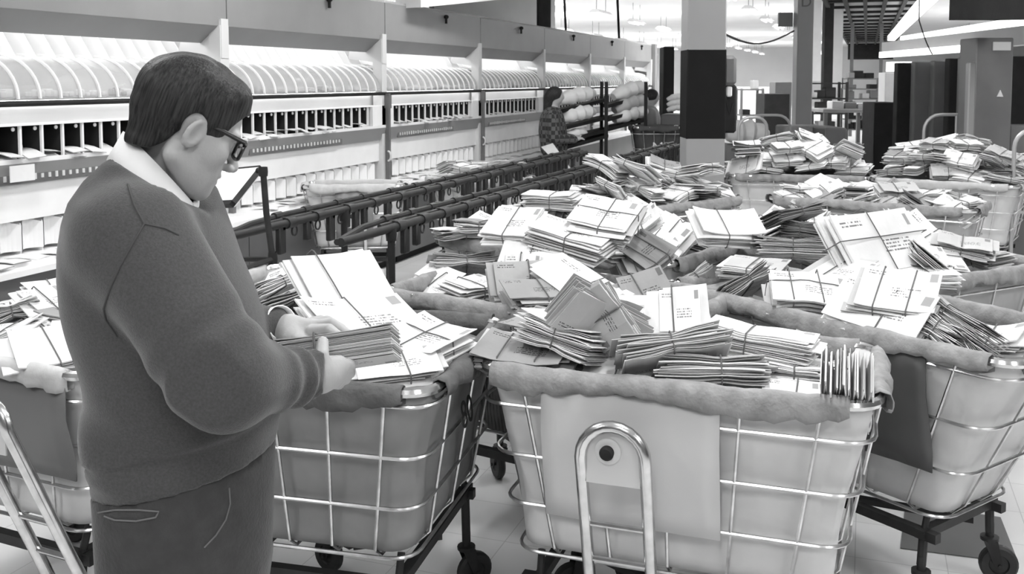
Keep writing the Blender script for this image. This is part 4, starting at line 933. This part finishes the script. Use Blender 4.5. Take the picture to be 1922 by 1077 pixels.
#@@PEOPLE
# ------------------------------------------------------------ people: signed distance bodies in camera-aligned metres (a right, b away, z up)
def uvw(p): return np.array([p.dot(R_), p.dot(FH), p.z])
def Q(u, v, k): return uvw(pk(u, v, k))
def surfnet(f, lo, hi, h):
    ax = [np.arange(lo[i], hi[i]+h, h, dtype=np.float32) for i in range(3)]
    X, Y, Z = np.meshgrid(*ax, indexing='ij'); V = f(X, Y, Z).astype(np.float32)
    V = np.clip(V, -4*h, 4*h); V[0] = V[-1] = h; V[:, 0] = V[:, -1] = h; V[:, :, 0] = V[:, :, -1] = h
    n = np.array(V.shape); ins = V < 0
    acc = np.zeros((*(n-1), 3), np.float32); cnt = np.zeros(tuple(n-1), np.float32)
    for axis in range(3):
        o1, o2 = [a for a in range(3) if a != axis]
        for i in (0, 1):
            for j in (0, 1):
                s0 = [None]*3; s1 = [None]*3
                s0[axis] = slice(0, n[axis]-1); s1[axis] = slice(1, n[axis])
                s0[o1] = s1[o1] = slice(i, n[o1]-1+i); s0[o2] = s1[o2] = slice(j, n[o2]-1+j)
                a, b = V[tuple(s0)], V[tuple(s1)]; m = (a < 0) != (b < 0); t = np.where(m, a/np.where(m, a-b, 1), 0)
                acc[..., axis] += np.where(m, t, 0); acc[..., o1] += np.where(m, i, 0); acc[..., o2] += np.where(m, j, 0); cnt += m
    act = cnt > 0; idx = -np.ones(tuple(n-1), np.int64); idx[act] = np.arange(act.sum())
    cells = np.argwhere(act); P = (cells+acc[act]/cnt[act][:, None])*h+np.array(lo)
    faces = []
    for axis in range(3):
        o1, o2 = [(1, 2), (2, 0), (0, 1)][axis]
        s0 = [slice(1, n[i]-1) for i in range(3)]; s1 = list(s0); s0[axis] = slice(0, n[axis]-1); s1[axis] = slice(1, n[axis])
        a, b = ins[tuple(s0)], ins[tuple(s1)]; e = np.argwhere(a != b); 
        if len(e) == 0: continue
        off = np.array([1, 1, 1]); off[axis] = 0; c = e+off
        def I(d1, d2):
            q = c.copy(); q[:, o1] -= d1; q[:, o2] -= d2; return idx[q[:, 0], q[:, 1], q[:, 2]]
        quad = np.stack([I(0, 0), I(1, 0), I(1, 1), I(0, 1)], 1); fl_ = ~a[tuple(e.T)]
        quad[fl_] = quad[fl_][:, ::-1]; faces.append(quad)
    return P, np.concatenate(faces)
def world_pts(P): return P[:, 0:1]*np.array(R_)[None]+P[:, 1:2]*np.array(FH)[None]+P[:, 2:3]*np.array([[0, 0, 1.]])
def sdf_mesh(name, parts, m_, parent, origin, mfun=None):
    vs = []; fs = []; o = 0
    for P, Fc in parts: vs.append(world_pts(P)-np.array(origin)); fs.append(Fc+o); o += len(P)
    V = np.concatenate(vs); Fa = np.concatenate(fs); me = bpy.data.meshes.new(name); me.from_pydata(V.tolist(), [], Fa.tolist())
    me.materials.append(m_)
    me.shade_smooth(); me.update()
    ob = bpy.data.objects.new(name, me); COL.objects.link(ob)
    if parent: ob.parent = parent
    return ob
def smin(a, b, k): h = np.clip(.5+.5*(b-a)/k, 0, 1); return b*(1-h)+a*h-k*h*(1-h)
def smax(a, b, k): return -smin(-a, -b, k)
def cone(X, Y, Z, p, q, r1, r2, fl_=None):
    p = np.array(p); q = np.array(q); d = q-p; L2 = d@d; t = np.clip(((X-p[0])*d[0]+(Y-p[1])*d[1]+(Z-p[2])*d[2])/L2, 0, 1)
    return np.sqrt((X-p[0]-t*d[0])**2+(Y-p[1]-t*d[1])**2+(Z-p[2]-t*d[2])**2)-(r1+(r2-r1)*t)
def ell(X, Y, Z, c, r):
    x, y, z = (X-c[0])/r[0], (Y-c[1])/r[1], (Z-c[2])/r[2]; k0 = np.sqrt(x*x+y*y+z*z); k1 = np.sqrt((x/r[0])**2+(y/r[1])**2+(z/r[2])**2)+1e-9; return k0*(k0-1)/k1
def chain(X, Y, Z, pts, rs):
    d = None
    for i in range(len(pts)-1):
        c = cone(X, Y, Z, pts[i], pts[i+1], rs[i], rs[i+1]); d = c if d is None else np.minimum(d, c)
    return d
KT = 1.68
# torso silhouette: image row -> left, right edge, half depth
TT = [(283, 240, 300, .055), (300, 216, 335, .10), (330, 188, 372, .145), (365, 168, 392, .18), (400, 158, 404, .195), (450, 148, 422, .20), (500, 143, 440, .195), (560, 143, 465, .185), (620, 150, 486, .178), (680, 160, 503, .175), (740, 169, 514, .175), (800, 172, 521, .175), (840, 170, 522, .178), (858, 160, 517, .176), (880, 166, 512, .172), (930, 172, 505, .170), (960, 174, 503, .168)]
tz = np.array([Q(300, v, KT)[2] for v, *_ in TT])[::-1]; tl = np.array([Q(l, v, KT)[0] for v, l, r, d in TT])[::-1]; tr = np.array([Q(r, v, KT)[0] for v, l, r, d in TT])[::-1]; td = np.array([d for *_, d in TT])[::-1]
TB = Q(300, 500, KT)[1]
def loft(X, Y, Z, off=0):
    zc = Z; l = np.interp(zc, tz, tl); r = np.interp(zc, tz, tr); d = np.interp(zc, tz, td)
    cx = (l+r)/2; a = (r-l)/2+off; b = d+off; k = (np.abs((X-cx)/a)**2.3+np.abs((Y-TB)/b)**2.3)**(1/2.3)
    return (k-1)*np.minimum(a, b)*.9
RS, RE, RW = Q(258, 452, 1.52), Q(418, 708, 1.45), Q(579, 702, 1.61)
LS, LE, LW = Q(320, 430, 1.84), Q(440, 640, 1.90), Q(513, 612, 1.82)
def zq(v, k=KT): return Q(300, v, k)[2]
HEM_L = Q(172, 912, KT); HEM_R = Q(512, 838, KT)
def hem(X): return HEM_L[2]+(X-HEM_L[0])/(HEM_R[0]-HEM_L[0])*(HEM_R[2]-HEM_L[2])
NB_, NF_ = Q(216, 286, KT), Q(366, 396, KT-.05)     # neckline back and front
def sweater(X, Y, Z):
    t = loft(X, Y, Z); t = np.maximum(t, Z-tz[-1])
    arm = smin(cone(X, Y, Z, RS, RE, .088, .075), cone(X, Y, Z, RE, RW, .072, .037), .03)
    arm2 = smin(cone(X, Y, Z, LS, LE, .085, .06), cone(X, Y, Z, LE, LW, .06, .036), .03)
    d = smin(t, arm, .035); d = smin(d, arm2, .03)
    # folds: sleeve toward the cuff, elbow, waist blouse
    s = ((X-RE[0])*(RW-RE)[0]+(Y-RE[1])*(RW-RE)[1]+(Z-RE[2])*(RW-RE)[2])/((RW-RE)@(RW-RE)); near = np.exp(-(np.clip(arm, 0, 1)/.02)**2)
    d = d-near*(.0055*np.sin(s*26+Z*20)*np.clip((s-.45)*3, 0, 1)*(s < 1.1))
    s2 = ((X-RS[0])*(RE-RS)[0]+(Y-RS[1])*(RE-RS)[1]+(Z-RS[2])*(RE-RS)[2])/((RE-RS)@(RE-RS))
    d = d-near*.0035*np.sin(s2*20+X*25)*np.exp(-((s2-.85)/.2)**2)
    d = d-.006*np.sin(Z*38+X*14+np.sin(X*9)*1.5)*np.exp(-((Z-zq(800))/.09)**2)-.004*np.sin(Z*21-X*24)*np.exp(-((Z-zq(690))/.12)**2)
    # ribbed waist band: step inward below the blouse
    hz = hem(X); band = np.clip((hz+.070-Z)/.012, 0, 1); d = d+band*.007
    d = np.maximum(d, hz-Z)
    # cuffs end
    ax = (RW-RE)/np.linalg.norm(RW-RE); d = np.maximum(d, np.where(arm < .05, (X-RW[0])*ax[0]+(Y-RW[1])*ax[1]+(Z-RW[2])*ax[2], -1)-.006)
    # neckline cut along the plane through back and front neck points
    dn = NF_-NB_; nn_ = np.cross(dn, [0, 1, 0]); nn_ = nn_/np.linalg.norm(nn_); nn_ = nn_ if nn_[2] > 0 else -nn_
    pl = (X-NB_[0])*nn_[0]+(Y-NB_[1])*nn_[1]+(Z-NB_[2])*nn_[2]
    mid = (NB_+NF_)/2; rr = np.sqrt(((X-mid[0])/.10)**2+((Y-mid[1])/.085)**2)
    d = smax(d, np.where(rr < 1.6, pl-.02*np.abs(Y-mid[1])/.1+.0, -1), .004)
    return d
man_loc = world_pts(np.array([[Q(330, 900, KT)[0], TB, 0]]))[0]; man_loc = (man_loc[0], man_loc[1], 0)
wool = mat('grey_wool', .072, .95, var=.16, vscale=260, bump=.22, bscale=420, sheen=.3, spec=.1)
SKIN = mat('skin', .40, .5, var=.06, vscale=22, bump=.06, bscale=180, spec=.35)
HAIR = mat('dark_hair', .022, .5, spec=.25)
_nt = HAIR.node_tree; _b = _nt.nodes['Principled BSDF']; _tc = _nt.nodes.new('ShaderNodeTexCoord'); _cb = _nt.nodes.new('ShaderNodeCombineXYZ')
for _i, (_v, _s) in enumerate(((R_*.93-UZ*.36, 330), (FH, 240), (R_*.36+UZ*.93, 14))):
    _d = _nt.nodes.new('ShaderNodeVectorMath'); _d.operation = 'DOT_PRODUCT'; _d.inputs[1].default_value = _v*_s; _nt.links.new(_tc.outputs['Object'], _d.inputs[0]); _nt.links.new(_d.outputs['Value'], _cb.inputs[_i])
_n = _nt.nodes.new('ShaderNodeTexNoise'); _n.inputs['Scale'].default_value = 1; _n.inputs['Detail'].default_value = 3; _nt.links.new(_cb.outputs[0], _n.inputs['Vector'])
_r = _nt.nodes.new('ShaderNodeValToRGB'); _r.color_ramp.elements[0].position = .35; _r.color_ramp.elements[0].color = (.008, .008, .008, 1); _r.color_ramp.elements[1].position = .78; _r.color_ramp.elements[1].color = (.05, .05, .05, 1)
_nt.links.new(_n.outputs[0], _r.inputs[0]); _nt.links.new(_r.outputs[0], _b.inputs['Base Color'])
_bp = _nt.nodes.new('ShaderNodeBump'); _bp.inputs['Strength'].default_value = .8; _bp.inputs['Distance'].default_value = .003; _nt.links.new(_n.outputs[0], _bp.inputs['Height']); _nt.links.new(_bp.outputs[0], _b.inputs['Normal'])
TROU = mat('dark_trousers', .055, .85, var=.10, vscale=40, bump=.2, bscale=160, sheen=.15, spec=.15)
SHIRT = mat('white_cotton', .85, .8, bump=.1, bscale=40)
man = empty('person', 'man in a grey V-neck sweater and black-rimmed glasses, head bowed, sorting letters in his hands', 'person', man_loc)
lo3 = np.array([tl.min()-.03, TB-.30, hem(HEM_L[0])-.03]); hi3 = np.array([RW[0]+.03, TB+.32, tz[-1]+.03])
P, Fc = surfnet(sweater, lo3, hi3, .0065); sdf_mesh('sweater', [(P, Fc)], wool, man, man_loc)
# ---- head, local frame (x forward, y to his left, z up)
def norm(v): return v/np.linalg.norm(v)
HY, HP, HR = math.radians(30), math.radians(27), math.radians(0)
fx = np.array([math.cos(HY)*math.cos(HP), math.sin(HY)*math.cos(HP), -math.sin(HP)])   # camera frame (a,b,z)
ly = norm(np.cross([0, 0, 1], fx)); ly = ly; uz = np.cross(fx, ly)
HC = Q(348, 236, 1.64); HS = .87
def hl(X, Y, Z):
    dx, dy, dz = (X-HC[0])/HS, (Y-HC[1])/HS, (Z-HC[2])/HS; return (dx*fx[0]+dy*fx[1]+dz*fx[2], dx*ly[0]+dy*ly[1]+dz*ly[2], dx*uz[0]+dy*uz[1]+dz*uz[2])
def hw(x, y, z): return HC+(fx*x+ly*y+uz*z)*HS
def cranium(x, y, z): return ell(x, y, z, (-.008, 0, .035), (.101, .078, .086))
NBASE = Q(278, 385, KT)
def head(X, Y, Z):
    x, y, z = hl(X, Y, Z); ya = np.abs(y)
    d = cranium(x, y, z); d = smin(d, ell(x, y, z, (.035, 0, -.028), (.058, .064, .085)), .03)
    d = smin(d, cone(x, ya, z, (-.005, .050, -.060), (.058, .022, -.098), .020, .018), .022)
    d = smin(d, ell(x, y, z, (.052, 0, -.07), (.045, .045, .045)), .02)
    d = smin(d, ell(x, y, z, (.078, 0, -.102), (.017, .02, .016)), .02)
    d = smin(d, ell(x, ya, z, (.082, .028, .020), (.014, .026, .010)), .014)
    d = smin(d, ell(x, ya, z, (.058, .045, -.025), (.026, .018, .022)), .02)
    d = smax(d, -ell(x, ya, z, (.100, .031, -.001), (.016, .019, .012)), .010)
    d = smin(d, ell(x, ya, z, (.078, .031, -.001), (.0125, .0135, .0125)), .003)
    d = smin(d, cone(x, y, z, (.092, 0, .008), (.116, 0, -.034), .0075, .0105), .011)
    d = smin(d, ell(x, ya, z, (.106, .012, -.040), (.011, .008, .008)), .006)
    d = smax(d, -ell(x, ya, z, (.110, .007, -.049), (.006, .004, .005)), .003)
    d = smin(d, ell(x, y, z, (.091, 0, -.061), (.011, .024, .006)), .006); d = smin(d, ell(x, y, z, (.088, 0, -.075), (.011, .021, .007)), .006)
    d = smax(d, -ell(x, y, z, (.103, 0, -.068), (.010, .026, .0022)), .003)
    # ear
    ex, ez = x-.005, z+.010; c, s = math.cos(.25), math.sin(.25); u = ex*c-ez*s; v = ex*s+ez*c
    el = np.sqrt((u/.018)**2+(v/.031)**2); ear = smax(ell(u, ya-.077-u*-.45, v, (0, 0, 0), (.019, .007, .032)), -ell(u, ya-.085-u*-.45, v, (.003, 0, .003), (.012, .010, .022)), .002)
    d = smin(d, ear, .004)
    d = d*HS
    n = chain(X, Y, Z, [Q(322, 258, 1.65), Q(296, 318, 1.665), NBASE, NBASE+np.array([-.01, 0, -.08])], [.050, .051, .058, .07]); d = smin(d, n, .016)
    return d
cl = hw(0, 0, 0)
HP_, HF = surfnet(head, cl-np.array([.16, .14, .24]), cl+np.array([.16, .15, .15]), .0030)
def hair(X, Y, Z):
    x, y, z = hl(X, Y, Z); ya = np.abs(y)
    base = cranium(x, y, z)
    st = np.sin(y*95+np.sin(x*22)*2.2+z*18)+.6*np.sin(y*210+x*40)+.5*np.sin(x*160+z*60+np.sin(z*30)*3)
    top = .009*np.clip((z-.02)/.08, 0, 1); th = .006+top
    wave = .012*np.exp(-(((x-.068)/.022)**2+((z-.098)/.03)**2))+.003*np.exp(-(((x+.03)/.03)**2+((z-.11)/.03)**2))
    d = base-th-wave-.0011*st
    nape = cone(x, y, z, (-.048, 0, .0), (-.046, 0, -.050), .054, .047)-.0008*st; d = smin(d, nape, .02)
    # hairline: keep what lies above/behind it
    lim = np.interp(x, [-.12, -.075, -.048, -.030, -.004, .014, .020, .052, .058, .064, .072, .085, .12], [-.074, -.074, -.066, -.045, .022, .022, -.042, -.038, .000, .028, .042, .062, .076])
    d = smax(d, lim-z, .004)
    earc = np.sqrt(((x-.000)/.025)**2+((z+.008)/.036)**2+((ya-.085)/.03)**2); d = np.maximum(d, (1-earc)*.02)
    return d*HS
P, Fc = surfnet(hair, cl-np.array([.17, .15, .17]), cl+np.array([.17, .15, .16]), .0032); sdf_mesh('hair', [(P, Fc)], HAIR, man, man_loc)
# ---- hands
def hands(X, Y, Z):
    rp = smin(cone(X, Y, Z, Q(562, 703, 1.60), Q(598, 703, 1.63), .025, .027), cone(X, Y, Z, Q(603, 698, 1.63), Q(634, 688, 1.66), .026, .019), .015)
    rp = smin(rp, cone(X, Y, Z, Q(604, 710, 1.63), Q(628, 709, 1.66), .022, .017), .012)
    fs = [chain(X, Y, Z, [Q(608, 692, 1.62), Q(604, 666, 1.62), Q(606, 642, 1.645)], [.016, .0115, .0095]),
          chain(X, Y, Z, [Q(634, 686, 1.66), Q(657, 684, 1.68), Q(655, 684, 1.72)], [.0125, .0105, .009]),
          chain(X, Y, Z, [Q(634, 697, 1.66), Q(656, 699, 1.69), Q(648, 690, 1.73)], [.0125, .0105, .009]),
          chain(X, Y, Z, [Q(630, 708, 1.66), Q(648, 711, 1.69), Q(640, 700, 1.73)], [.012, .010, .0085]),
          chain(X, Y, Z, [Q(624, 717, 1.655), Q(636, 721, 1.68), Q(630, 712, 1.72)], [.011, .009, .008])]
    d = rp
    for f_ in fs: d = smin(d, f_, .0035)
    lpm = smin(cone(X, Y, Z, Q(516, 616, 1.82), Q(542, 620, 1.81), .025, .026), cone(X, Y, Z, Q(545, 616, 1.81), Q(586, 618, 1.80), .024, .018), .012); lpm = smin(lpm, cone(X, Y, Z, Q(545, 632, 1.79), Q(566, 640, 1.78), .024, .017), .012)
    gs = [chain(X, Y, Z, [Q(562, 640, 1.77), Q(580, 650, 1.75), Q(598, 655, 1.735)], [.0145, .012, .0095]),
          chain(X, Y, Z, [Q(586, 622, 1.78), Q(617, 618, 1.765), Q(640, 634, 1.755)], [.0125, .0105, .0085]),
          chain(X, Y, Z, [Q(586, 614, 1.80), Q(622, 607, 1.79), Q(650, 624, 1.78)], [.0125, .0105, .0085]),
          chain(X, Y, Z, [Q(582, 610, 1.82), Q(614, 602, 1.81), Q(642, 616, 1.80)], [.012, .010, .008]),
          chain(X, Y, Z, [Q(576, 608, 1.835), Q(602, 600, 1.83), Q(624, 610, 1.82)], [.011, .009, .0075])]
    for f_ in gs: lpm = smin(lpm, f_, .0035)
    return np.minimum(d, lpm)
h0 = Q(560, 650, 1.7); PH, FHd = surfnet(hands, np.array([Q(500, 600, 1.85)[0]-.05, h0[1]-.14, Q(600, 740, 1.6)[2]-.02]), np.array([Q(670, 600, 1.7)[0]+.02, h0[1]+.20, Q(600, 590, 1.8)[2]+.03]), .0024)
def core(X, Y, Z):
    d = loft(X, Y, Z, -.03); d = np.maximum(d, Z-zq(330)); d = smin(d, cone(X, Y, Z, RS, RE, .055, .045), .03); d = smin(d, cone(X, Y, Z, RE, RW, .042, .024), .02); d = smin(d, cone(X, Y, Z, LS, LE, .05, .04), .03); d = smin(d, cone(X, Y, Z, LE, LW, .04, .024), .02)
    return np.maximum(d, .95-Z)
PC, FC = surfnet(core, lo3, hi3, .012)
body = sdf_mesh('body', [(HP_, HF), (PH, FHd), (PC, FC)], SKIN, man, man_loc)
# ---- trousers with shoes below
def trousers(X, Y, Z):
    zt = zq(860); l = np.interp(Z, [0, .45, .80, .88, zt], [Q(215, 900, KT)[0], Q(200, 900, KT)[0], Q(190, 1000, KT)[0], Q(183, 1000, KT)[0], Q(178, 900, KT)[0]]); r = np.interp(Z, [0, .45, .80, .88, zt], [Q(430, 900, KT)[0], Q(455, 900, KT)[0], Q(480, 1000, KT)[0], Q(494, 1000, KT)[0], Q(504, 900, KT)[0]])
    cx = (l+r)/2; a = (r-l)/2; up = (np.maximum(np.abs((X-cx)/a), 1e-6)**2.2+np.abs((Y-TB)/.165)**2.2)**(1/2.2)
    hip = (up-1)*.14; hip = np.maximum(hip, Z-zt-.02); hip = smax(hip, .74-Z, .03)
    d = hip
    for s in (-1, 1):
        ax = a*np.interp(Z, [0, .8], [.55, .9]); lg = np.sqrt(((X-cx)/ax)**2+((Y-TB-s*.085)/np.interp(Z, [0, .5, .85], [.07, .078, .088]))**2); lg = (lg-1)*.075; lg = np.maximum(lg, Z-.86); lg = np.maximum(lg, .05-Z); d = smin(d, lg, .02)
    hz = hem(X)
    d = d+np.where(Z > hz, .004, 0)
    return np.maximum(d, Z-hz-.03)
P, Fc = surfnet(trousers, np.array([lo3[0]-.02, TB-.22, 0]), np.array([tr.max()+.04, TB+.22, zq(830)+.03]), .009); sdf_mesh('trousers', [(P, Fc)], TROU, man, man_loc)
def shoes(X, Y, Z):
    d = None
    for s in (-1, 1):
        q = ell(X, Y, Z, (Q(350, 900, KT)[0], TB+s*.09, .035), (.15, .05, .055)); d = q if d is None else np.minimum(d, q)
    return np.maximum(d, -Z)
P, Fc = surfnet(shoes, np.array([Q(350, 900, KT)[0]-.17, TB-.16, -.01]), np.array([Q(350, 900, KT)[0]+.17, TB+.16, .1]), .008); sdf_mesh('shoes', [(P, Fc)], DPAINT, man, man_loc)
# ---- lines traced on the cloth: seams and pockets
def march(f, u, v, k0=1.2, k1=2.2):
    k = k0
    for _ in range(60):
        p = Q(u, v, k); d = float(f(np.array([p[0]]), np.array([p[1]]), np.array([p[2]]))[0])
        if d < .0008: break
        k += max(d*.8, .0008)
        if k > k1: return None
    return pk(u, v, k)
def seam(name, f, pts, r, m_):
    P3 = []
    for i in range(len(pts)-1):
        (u0, v0), (u1, v1) = pts[i], pts[i+1]; n = max(2, int(math.hypot(u1-u0, v1-v0)/9))
        for j in range(n): 
            q = march(f, lin(u0, u1, j/n), lin(v0, v1, j/n))
            if q: P3.append(q-Vector(man_loc))
    if len(P3) < 3: return
    b = MB(); b.tube(P3, r, 6); b.build(name, m_, man)
wd = mat('wool_seam', .06, .95); wl = mat('wool_ridge', .15, .95)
seam('sleeve_seam', sweater, [(240, 345), (252, 385), (271, 420), (250, 455), (225, 500), (205, 545), (194, 580), (198, 600), (225, 640)], .0016, wd)
seam('shoulder_seam', sweater, [(271, 420), (310, 428), (345, 445)], .0014, wd)
seam('pocket_edge', trousers, [(184, 962), (215, 957), (260, 957), (298, 960), (292, 971), (255, 978), (215, 976), (186, 965)], .0014, wl)
seam('side_pocket', trousers, [(430, 915), (432, 945), (424, 975), (405, 1005), (376, 1035)], .0013, wl)
# ---- shirt collar and cuff
def band(name, up_, lo_, m_, t=.003):
    b = MB(); b.sheet([[Vector(world_pts(np.array([p]))[0])-Vector(man_loc) for p in up_], [Vector(world_pts(np.array([(p+q)/2+np.array([0, 0, 0])]))[0])-Vector(man_loc) for p, q in zip(up_, lo_)], [Vector(world_pts(np.array([p]))[0])-Vector(man_loc) for p in lo_]]); b.build(name, m_, man, solid=t, angle=False)
def ring(Bk, Fr, bw, rise, n=40):
    c = (Bk+Fr)/2; A = (Fr-Bk)/2; out = []
    for i in range(n+1):
        t = 2*PI*i/n; s = math.sin(t); out.append(c+A*math.cos(t)+np.array([0, -bw*s, rise*abs(s)]))
    return out
band('shirt_collar', ring(Q(240, 258, KT), Q(362, 384, KT-.04), .068, .038), ring(Q(214, 293, KT), Q(368, 404, KT-.04), .098, .006), SHIRT, .004)
def tubeband(name, c0, c1, r0, r1, m_):
    b = MB(); p, q = Vector(world_pts(np.array([c0]))[0])-Vector(man_loc), Vector(world_pts(np.array([c1]))[0])-Vector(man_loc); b.tube([p, q], [r0, r1], 20, cap=False); b.build(name, m_, man, solid=.002)
ax2 = norm(LW-LE); tubeband('shirt_cuff', LW+ax2*.0, LW+ax2*.028, .033, .032, SHIRT)
# ---- glasses
g = MB()
def hv(x, y, z): return Vector(world_pts(np.array([hw(x, y, z)]))[0])-Vector(man_loc)
for s in (-1, 1):
    ringp = []
    for i in range(24):
        a = 2*PI*i/24; ca, sa = math.cos(a), math.sin(a); ringp.append(hv(.106-.004*abs(ca), s*(.034+.026*math.copysign(abs(ca)**.7, ca)), .0+.019*math.copysign(abs(sa)**.7, sa)))
    g.tube(ringp, .0032, 6, closed=True)
    g.tube([hv(.104, s*.060, .012), hv(.098, s*.069, .014), hv(.05, s*.072, .016), hv(.0, s*.075, .016)], .0036, 6, ell=(.7, 1.2))
g.tube([hv(.106, -.009, .006), hv(.112, 0, .008), hv(.106, .009, .006)], .0028, 6)
gl = g.build('glasses', mat('black_plastic', .012, .25), man)
b = MB()
for s in (-1, 1):
    b.add([hv(.1055, s*.034+.024*math.cos(a), .018*math.sin(a)) for a in np.linspace(0, 2*PI, 20, endpoint=False)], [tuple(range(20))])
lens = bpy.data.materials.new('lens_glass'); lens.use_nodes = True; lb = lens.node_tree.nodes['Principled BSDF']; lb.inputs['Base Color'].default_value = (.9, .9, .9, 1); lb.inputs['Alpha'].default_value = .12; lb.inputs['Roughness'].default_value = .03
b.build('lens', lens, gl, smooth=False)
# ---- the letters he holds
def held():
    a, b_ = pk(528, 676, 1.73), pk(745, 644, 1.73); d = b_-a; L = d.length; x = d.normalized(); zz = Vector((0, 0, 1)); zz = (zz-x*zz.dot(x)).normalized(); zz = (zz+FH*.42).normalized(); y = zz.cross(x).normalized(); zz = x.cross(y)
    e = make_bundle('neat stack of grey-edged letters held in the man\'s hands', 'letters', 'g', bundle_geo(L, .10, .052, 24, 77, fan=.0, jit=.0018, strings=(-.028,), neat=True))
    e.name = 'held_letters'; c = (a+b_)/2; e.location = c; e.rotation_euler = Matrix(((x.x, y.x, zz.x), (x.y, y.y, zz.y), (x.z, y.z, zz.z))).to_euler()
held()
# ------------------------------------------------------------ background people
plaid = mat('plaid_wool', .04, .9); nt = plaid.node_tree; bs = nt.nodes['Principled BSDF']; tcn = nt.nodes.new('ShaderNodeTexCoord'); ck = nt.nodes.new('ShaderNodeTexChecker'); ck.inputs['Scale'].default_value = 22; ck.inputs[1].default_value = (.02, .02, .02, 1); ck.inputs[2].default_value = (.09, .09, .09, 1)
nt.links.new(tcn.outputs['Object'], ck.inputs['Vector']); nt.links.new(ck.outputs['Color'], bs.inputs['Base Color'])
def far_person(label, u, vtop, k, top_m, hair_m, long_hair, skin=SKIN, h=1.62):
    c = pk(u, vtop, k); c0 = uvw(c); e = empty('person', label, 'person', (c.x, c.y, 0)); loc = (c.x, c.y, 0); T = c.z
    x0, y0 = c0[0], c0[1]; s = T/1.62
    def q(dx, dy, z): return np.array([x0+dx*s, y0+dy*s, z*s])
    def bodyf(X, Y, Z):
        d = ell(X, Y, Z, q(.02, 0, 1.515), (.088, .07, .105)); d = smin(d, ell(X, Y, Z, q(.105, 0, 1.50), (.018, .012, .018)), .02); d = smin(d, cone(X, Y, Z, q(-.01, 0, 1.45), q(-.02, 0, 1.32), .05, .06), .03)
        d = smin(d, cone(X, Y, Z, q(-.02, 0, 1.28), q(0, 0, .9), .11, .12), .05)
        for sy in (-1, 1):
            d = smin(d, chain(X, Y, Z, [q(-.02, sy*.17, 1.30), q(.0, sy*.2, 1.05), q(.20, sy*.14, 1.03), q(.27, sy*.12, 1.04)], [.045, .04, .03, .025]), .03)
            for j in range(4): d = smin(d, cone(X, Y, Z, q(.27, sy*.12-.02+.014*j, 1.05), q(.34, sy*.12-.02+.014*j, 1.03), .009, .008), .004)
            d = smin(d, cone(X, Y, Z, q(.27, sy*.12-.03*sy, 1.05), q(.31, sy*.12-.05*sy, 1.075), .01, .008), .006)
            d = smin(d, chain(X, Y, Z, [q(0, sy*.09, .88), q(.01, sy*.1, .48), q(0, sy*.1, .08)], [.08, .055, .04]), .03)
        return d
    P, Fc = surfnet(bodyf, q(-.25, -.35, 0), q(.42, .35, 1.66), .0125); sdf_mesh('body', [(P, Fc)], skin, e, loc)
    def topf(X, Y, Z):
        d = ell(X, Y, Z, q(-.02, 0, 1.17), (.15, .19, .25)); d = smin(d, cone(X, Y, Z, q(-.01, 0, 1.1), q(0, 0, .93), .15, .155), .05)
        for sy in (-1, 1): d = smin(d, chain(X, Y, Z, [q(-.02, sy*.17, 1.30), q(.0, sy*.21, 1.05), q(.22, sy*.14, 1.03)], [.07, .065, .045]), .04)
        d = smax(d, -ell(X, Y, Z, q(0, 0, 1.45), (.07, .07, .09)), .01)
        return smax(d, .86*s-Z, .01)
    P, Fc = surfnet(topf, q(-.3, -.35, .8), q(.35, .35, 1.5), .0125); sdf_mesh('jacket', [(P, Fc)], top_m, e, loc)
    def hairf(X, Y, Z):
        d = ell(X, Y, Z, q(.005, 0, 1.535), (.100, .085, .092)); d = smax(d, -ell(X, Y, Z, q(.12, 0, 1.47), (.075, .08, .105)), .01)
        if long_hair: d = smin(d, cone(X, Y, Z, q(-.05, 0, 1.50), q(-.07, 0, 1.32), .07, .055), .03)
        return smax(d, (1.27 if long_hair else 1.47)*s-Z-(X-x0)*.0, .01)
    P, Fc = surfnet(hairf, q(-.2, -.15, 1.2), q(.2, .15, 1.68), .009); sdf_mesh('hair', [(P, Fc)], hair_m, e, loc)
    def legf(X, Y, Z):
        d = ell(X, Y, Z, q(0, 0, .87), (.13, .16, .11))
        for sy in (-1, 1): d = smin(d, chain(X, Y, Z, [q(0, sy*.085, .85), q(.01, sy*.1, .48), q(0, sy*.1, .07)], [.095, .07, .06]), .03)
        return smax(d, .04-Z, .005)
    P, Fc = surfnet(legf, q(-.2, -.25, 0), q(.2, .25, 1.0), .0125); sdf_mesh('trousers', [(P, Fc)], DPAINT, e, loc)
    P, Fc = surfnet(lambda X, Y, Z: np.maximum(np.minimum(ell(X, Y, Z, q(.05, -.1, .035), (.13, .05, .06)), ell(X, Y, Z, q(.05, .1, .035), (.13, .05, .06))), -Z), q(-.15, -.2, -.02), q(.25, .2, .15), .0125); sdf_mesh('shoes', [(P, Fc)], BLACK, e, loc)
    return e
far_person('person with long dark hair in a plaid jacket, working beside the sack rack', 1040, 163, 11.3, plaid, HAIR, True)
far_person('person in a grey shirt half hidden behind the farther sack rack', 1222, 168, 13.2, GPAINT, HAIR, False)
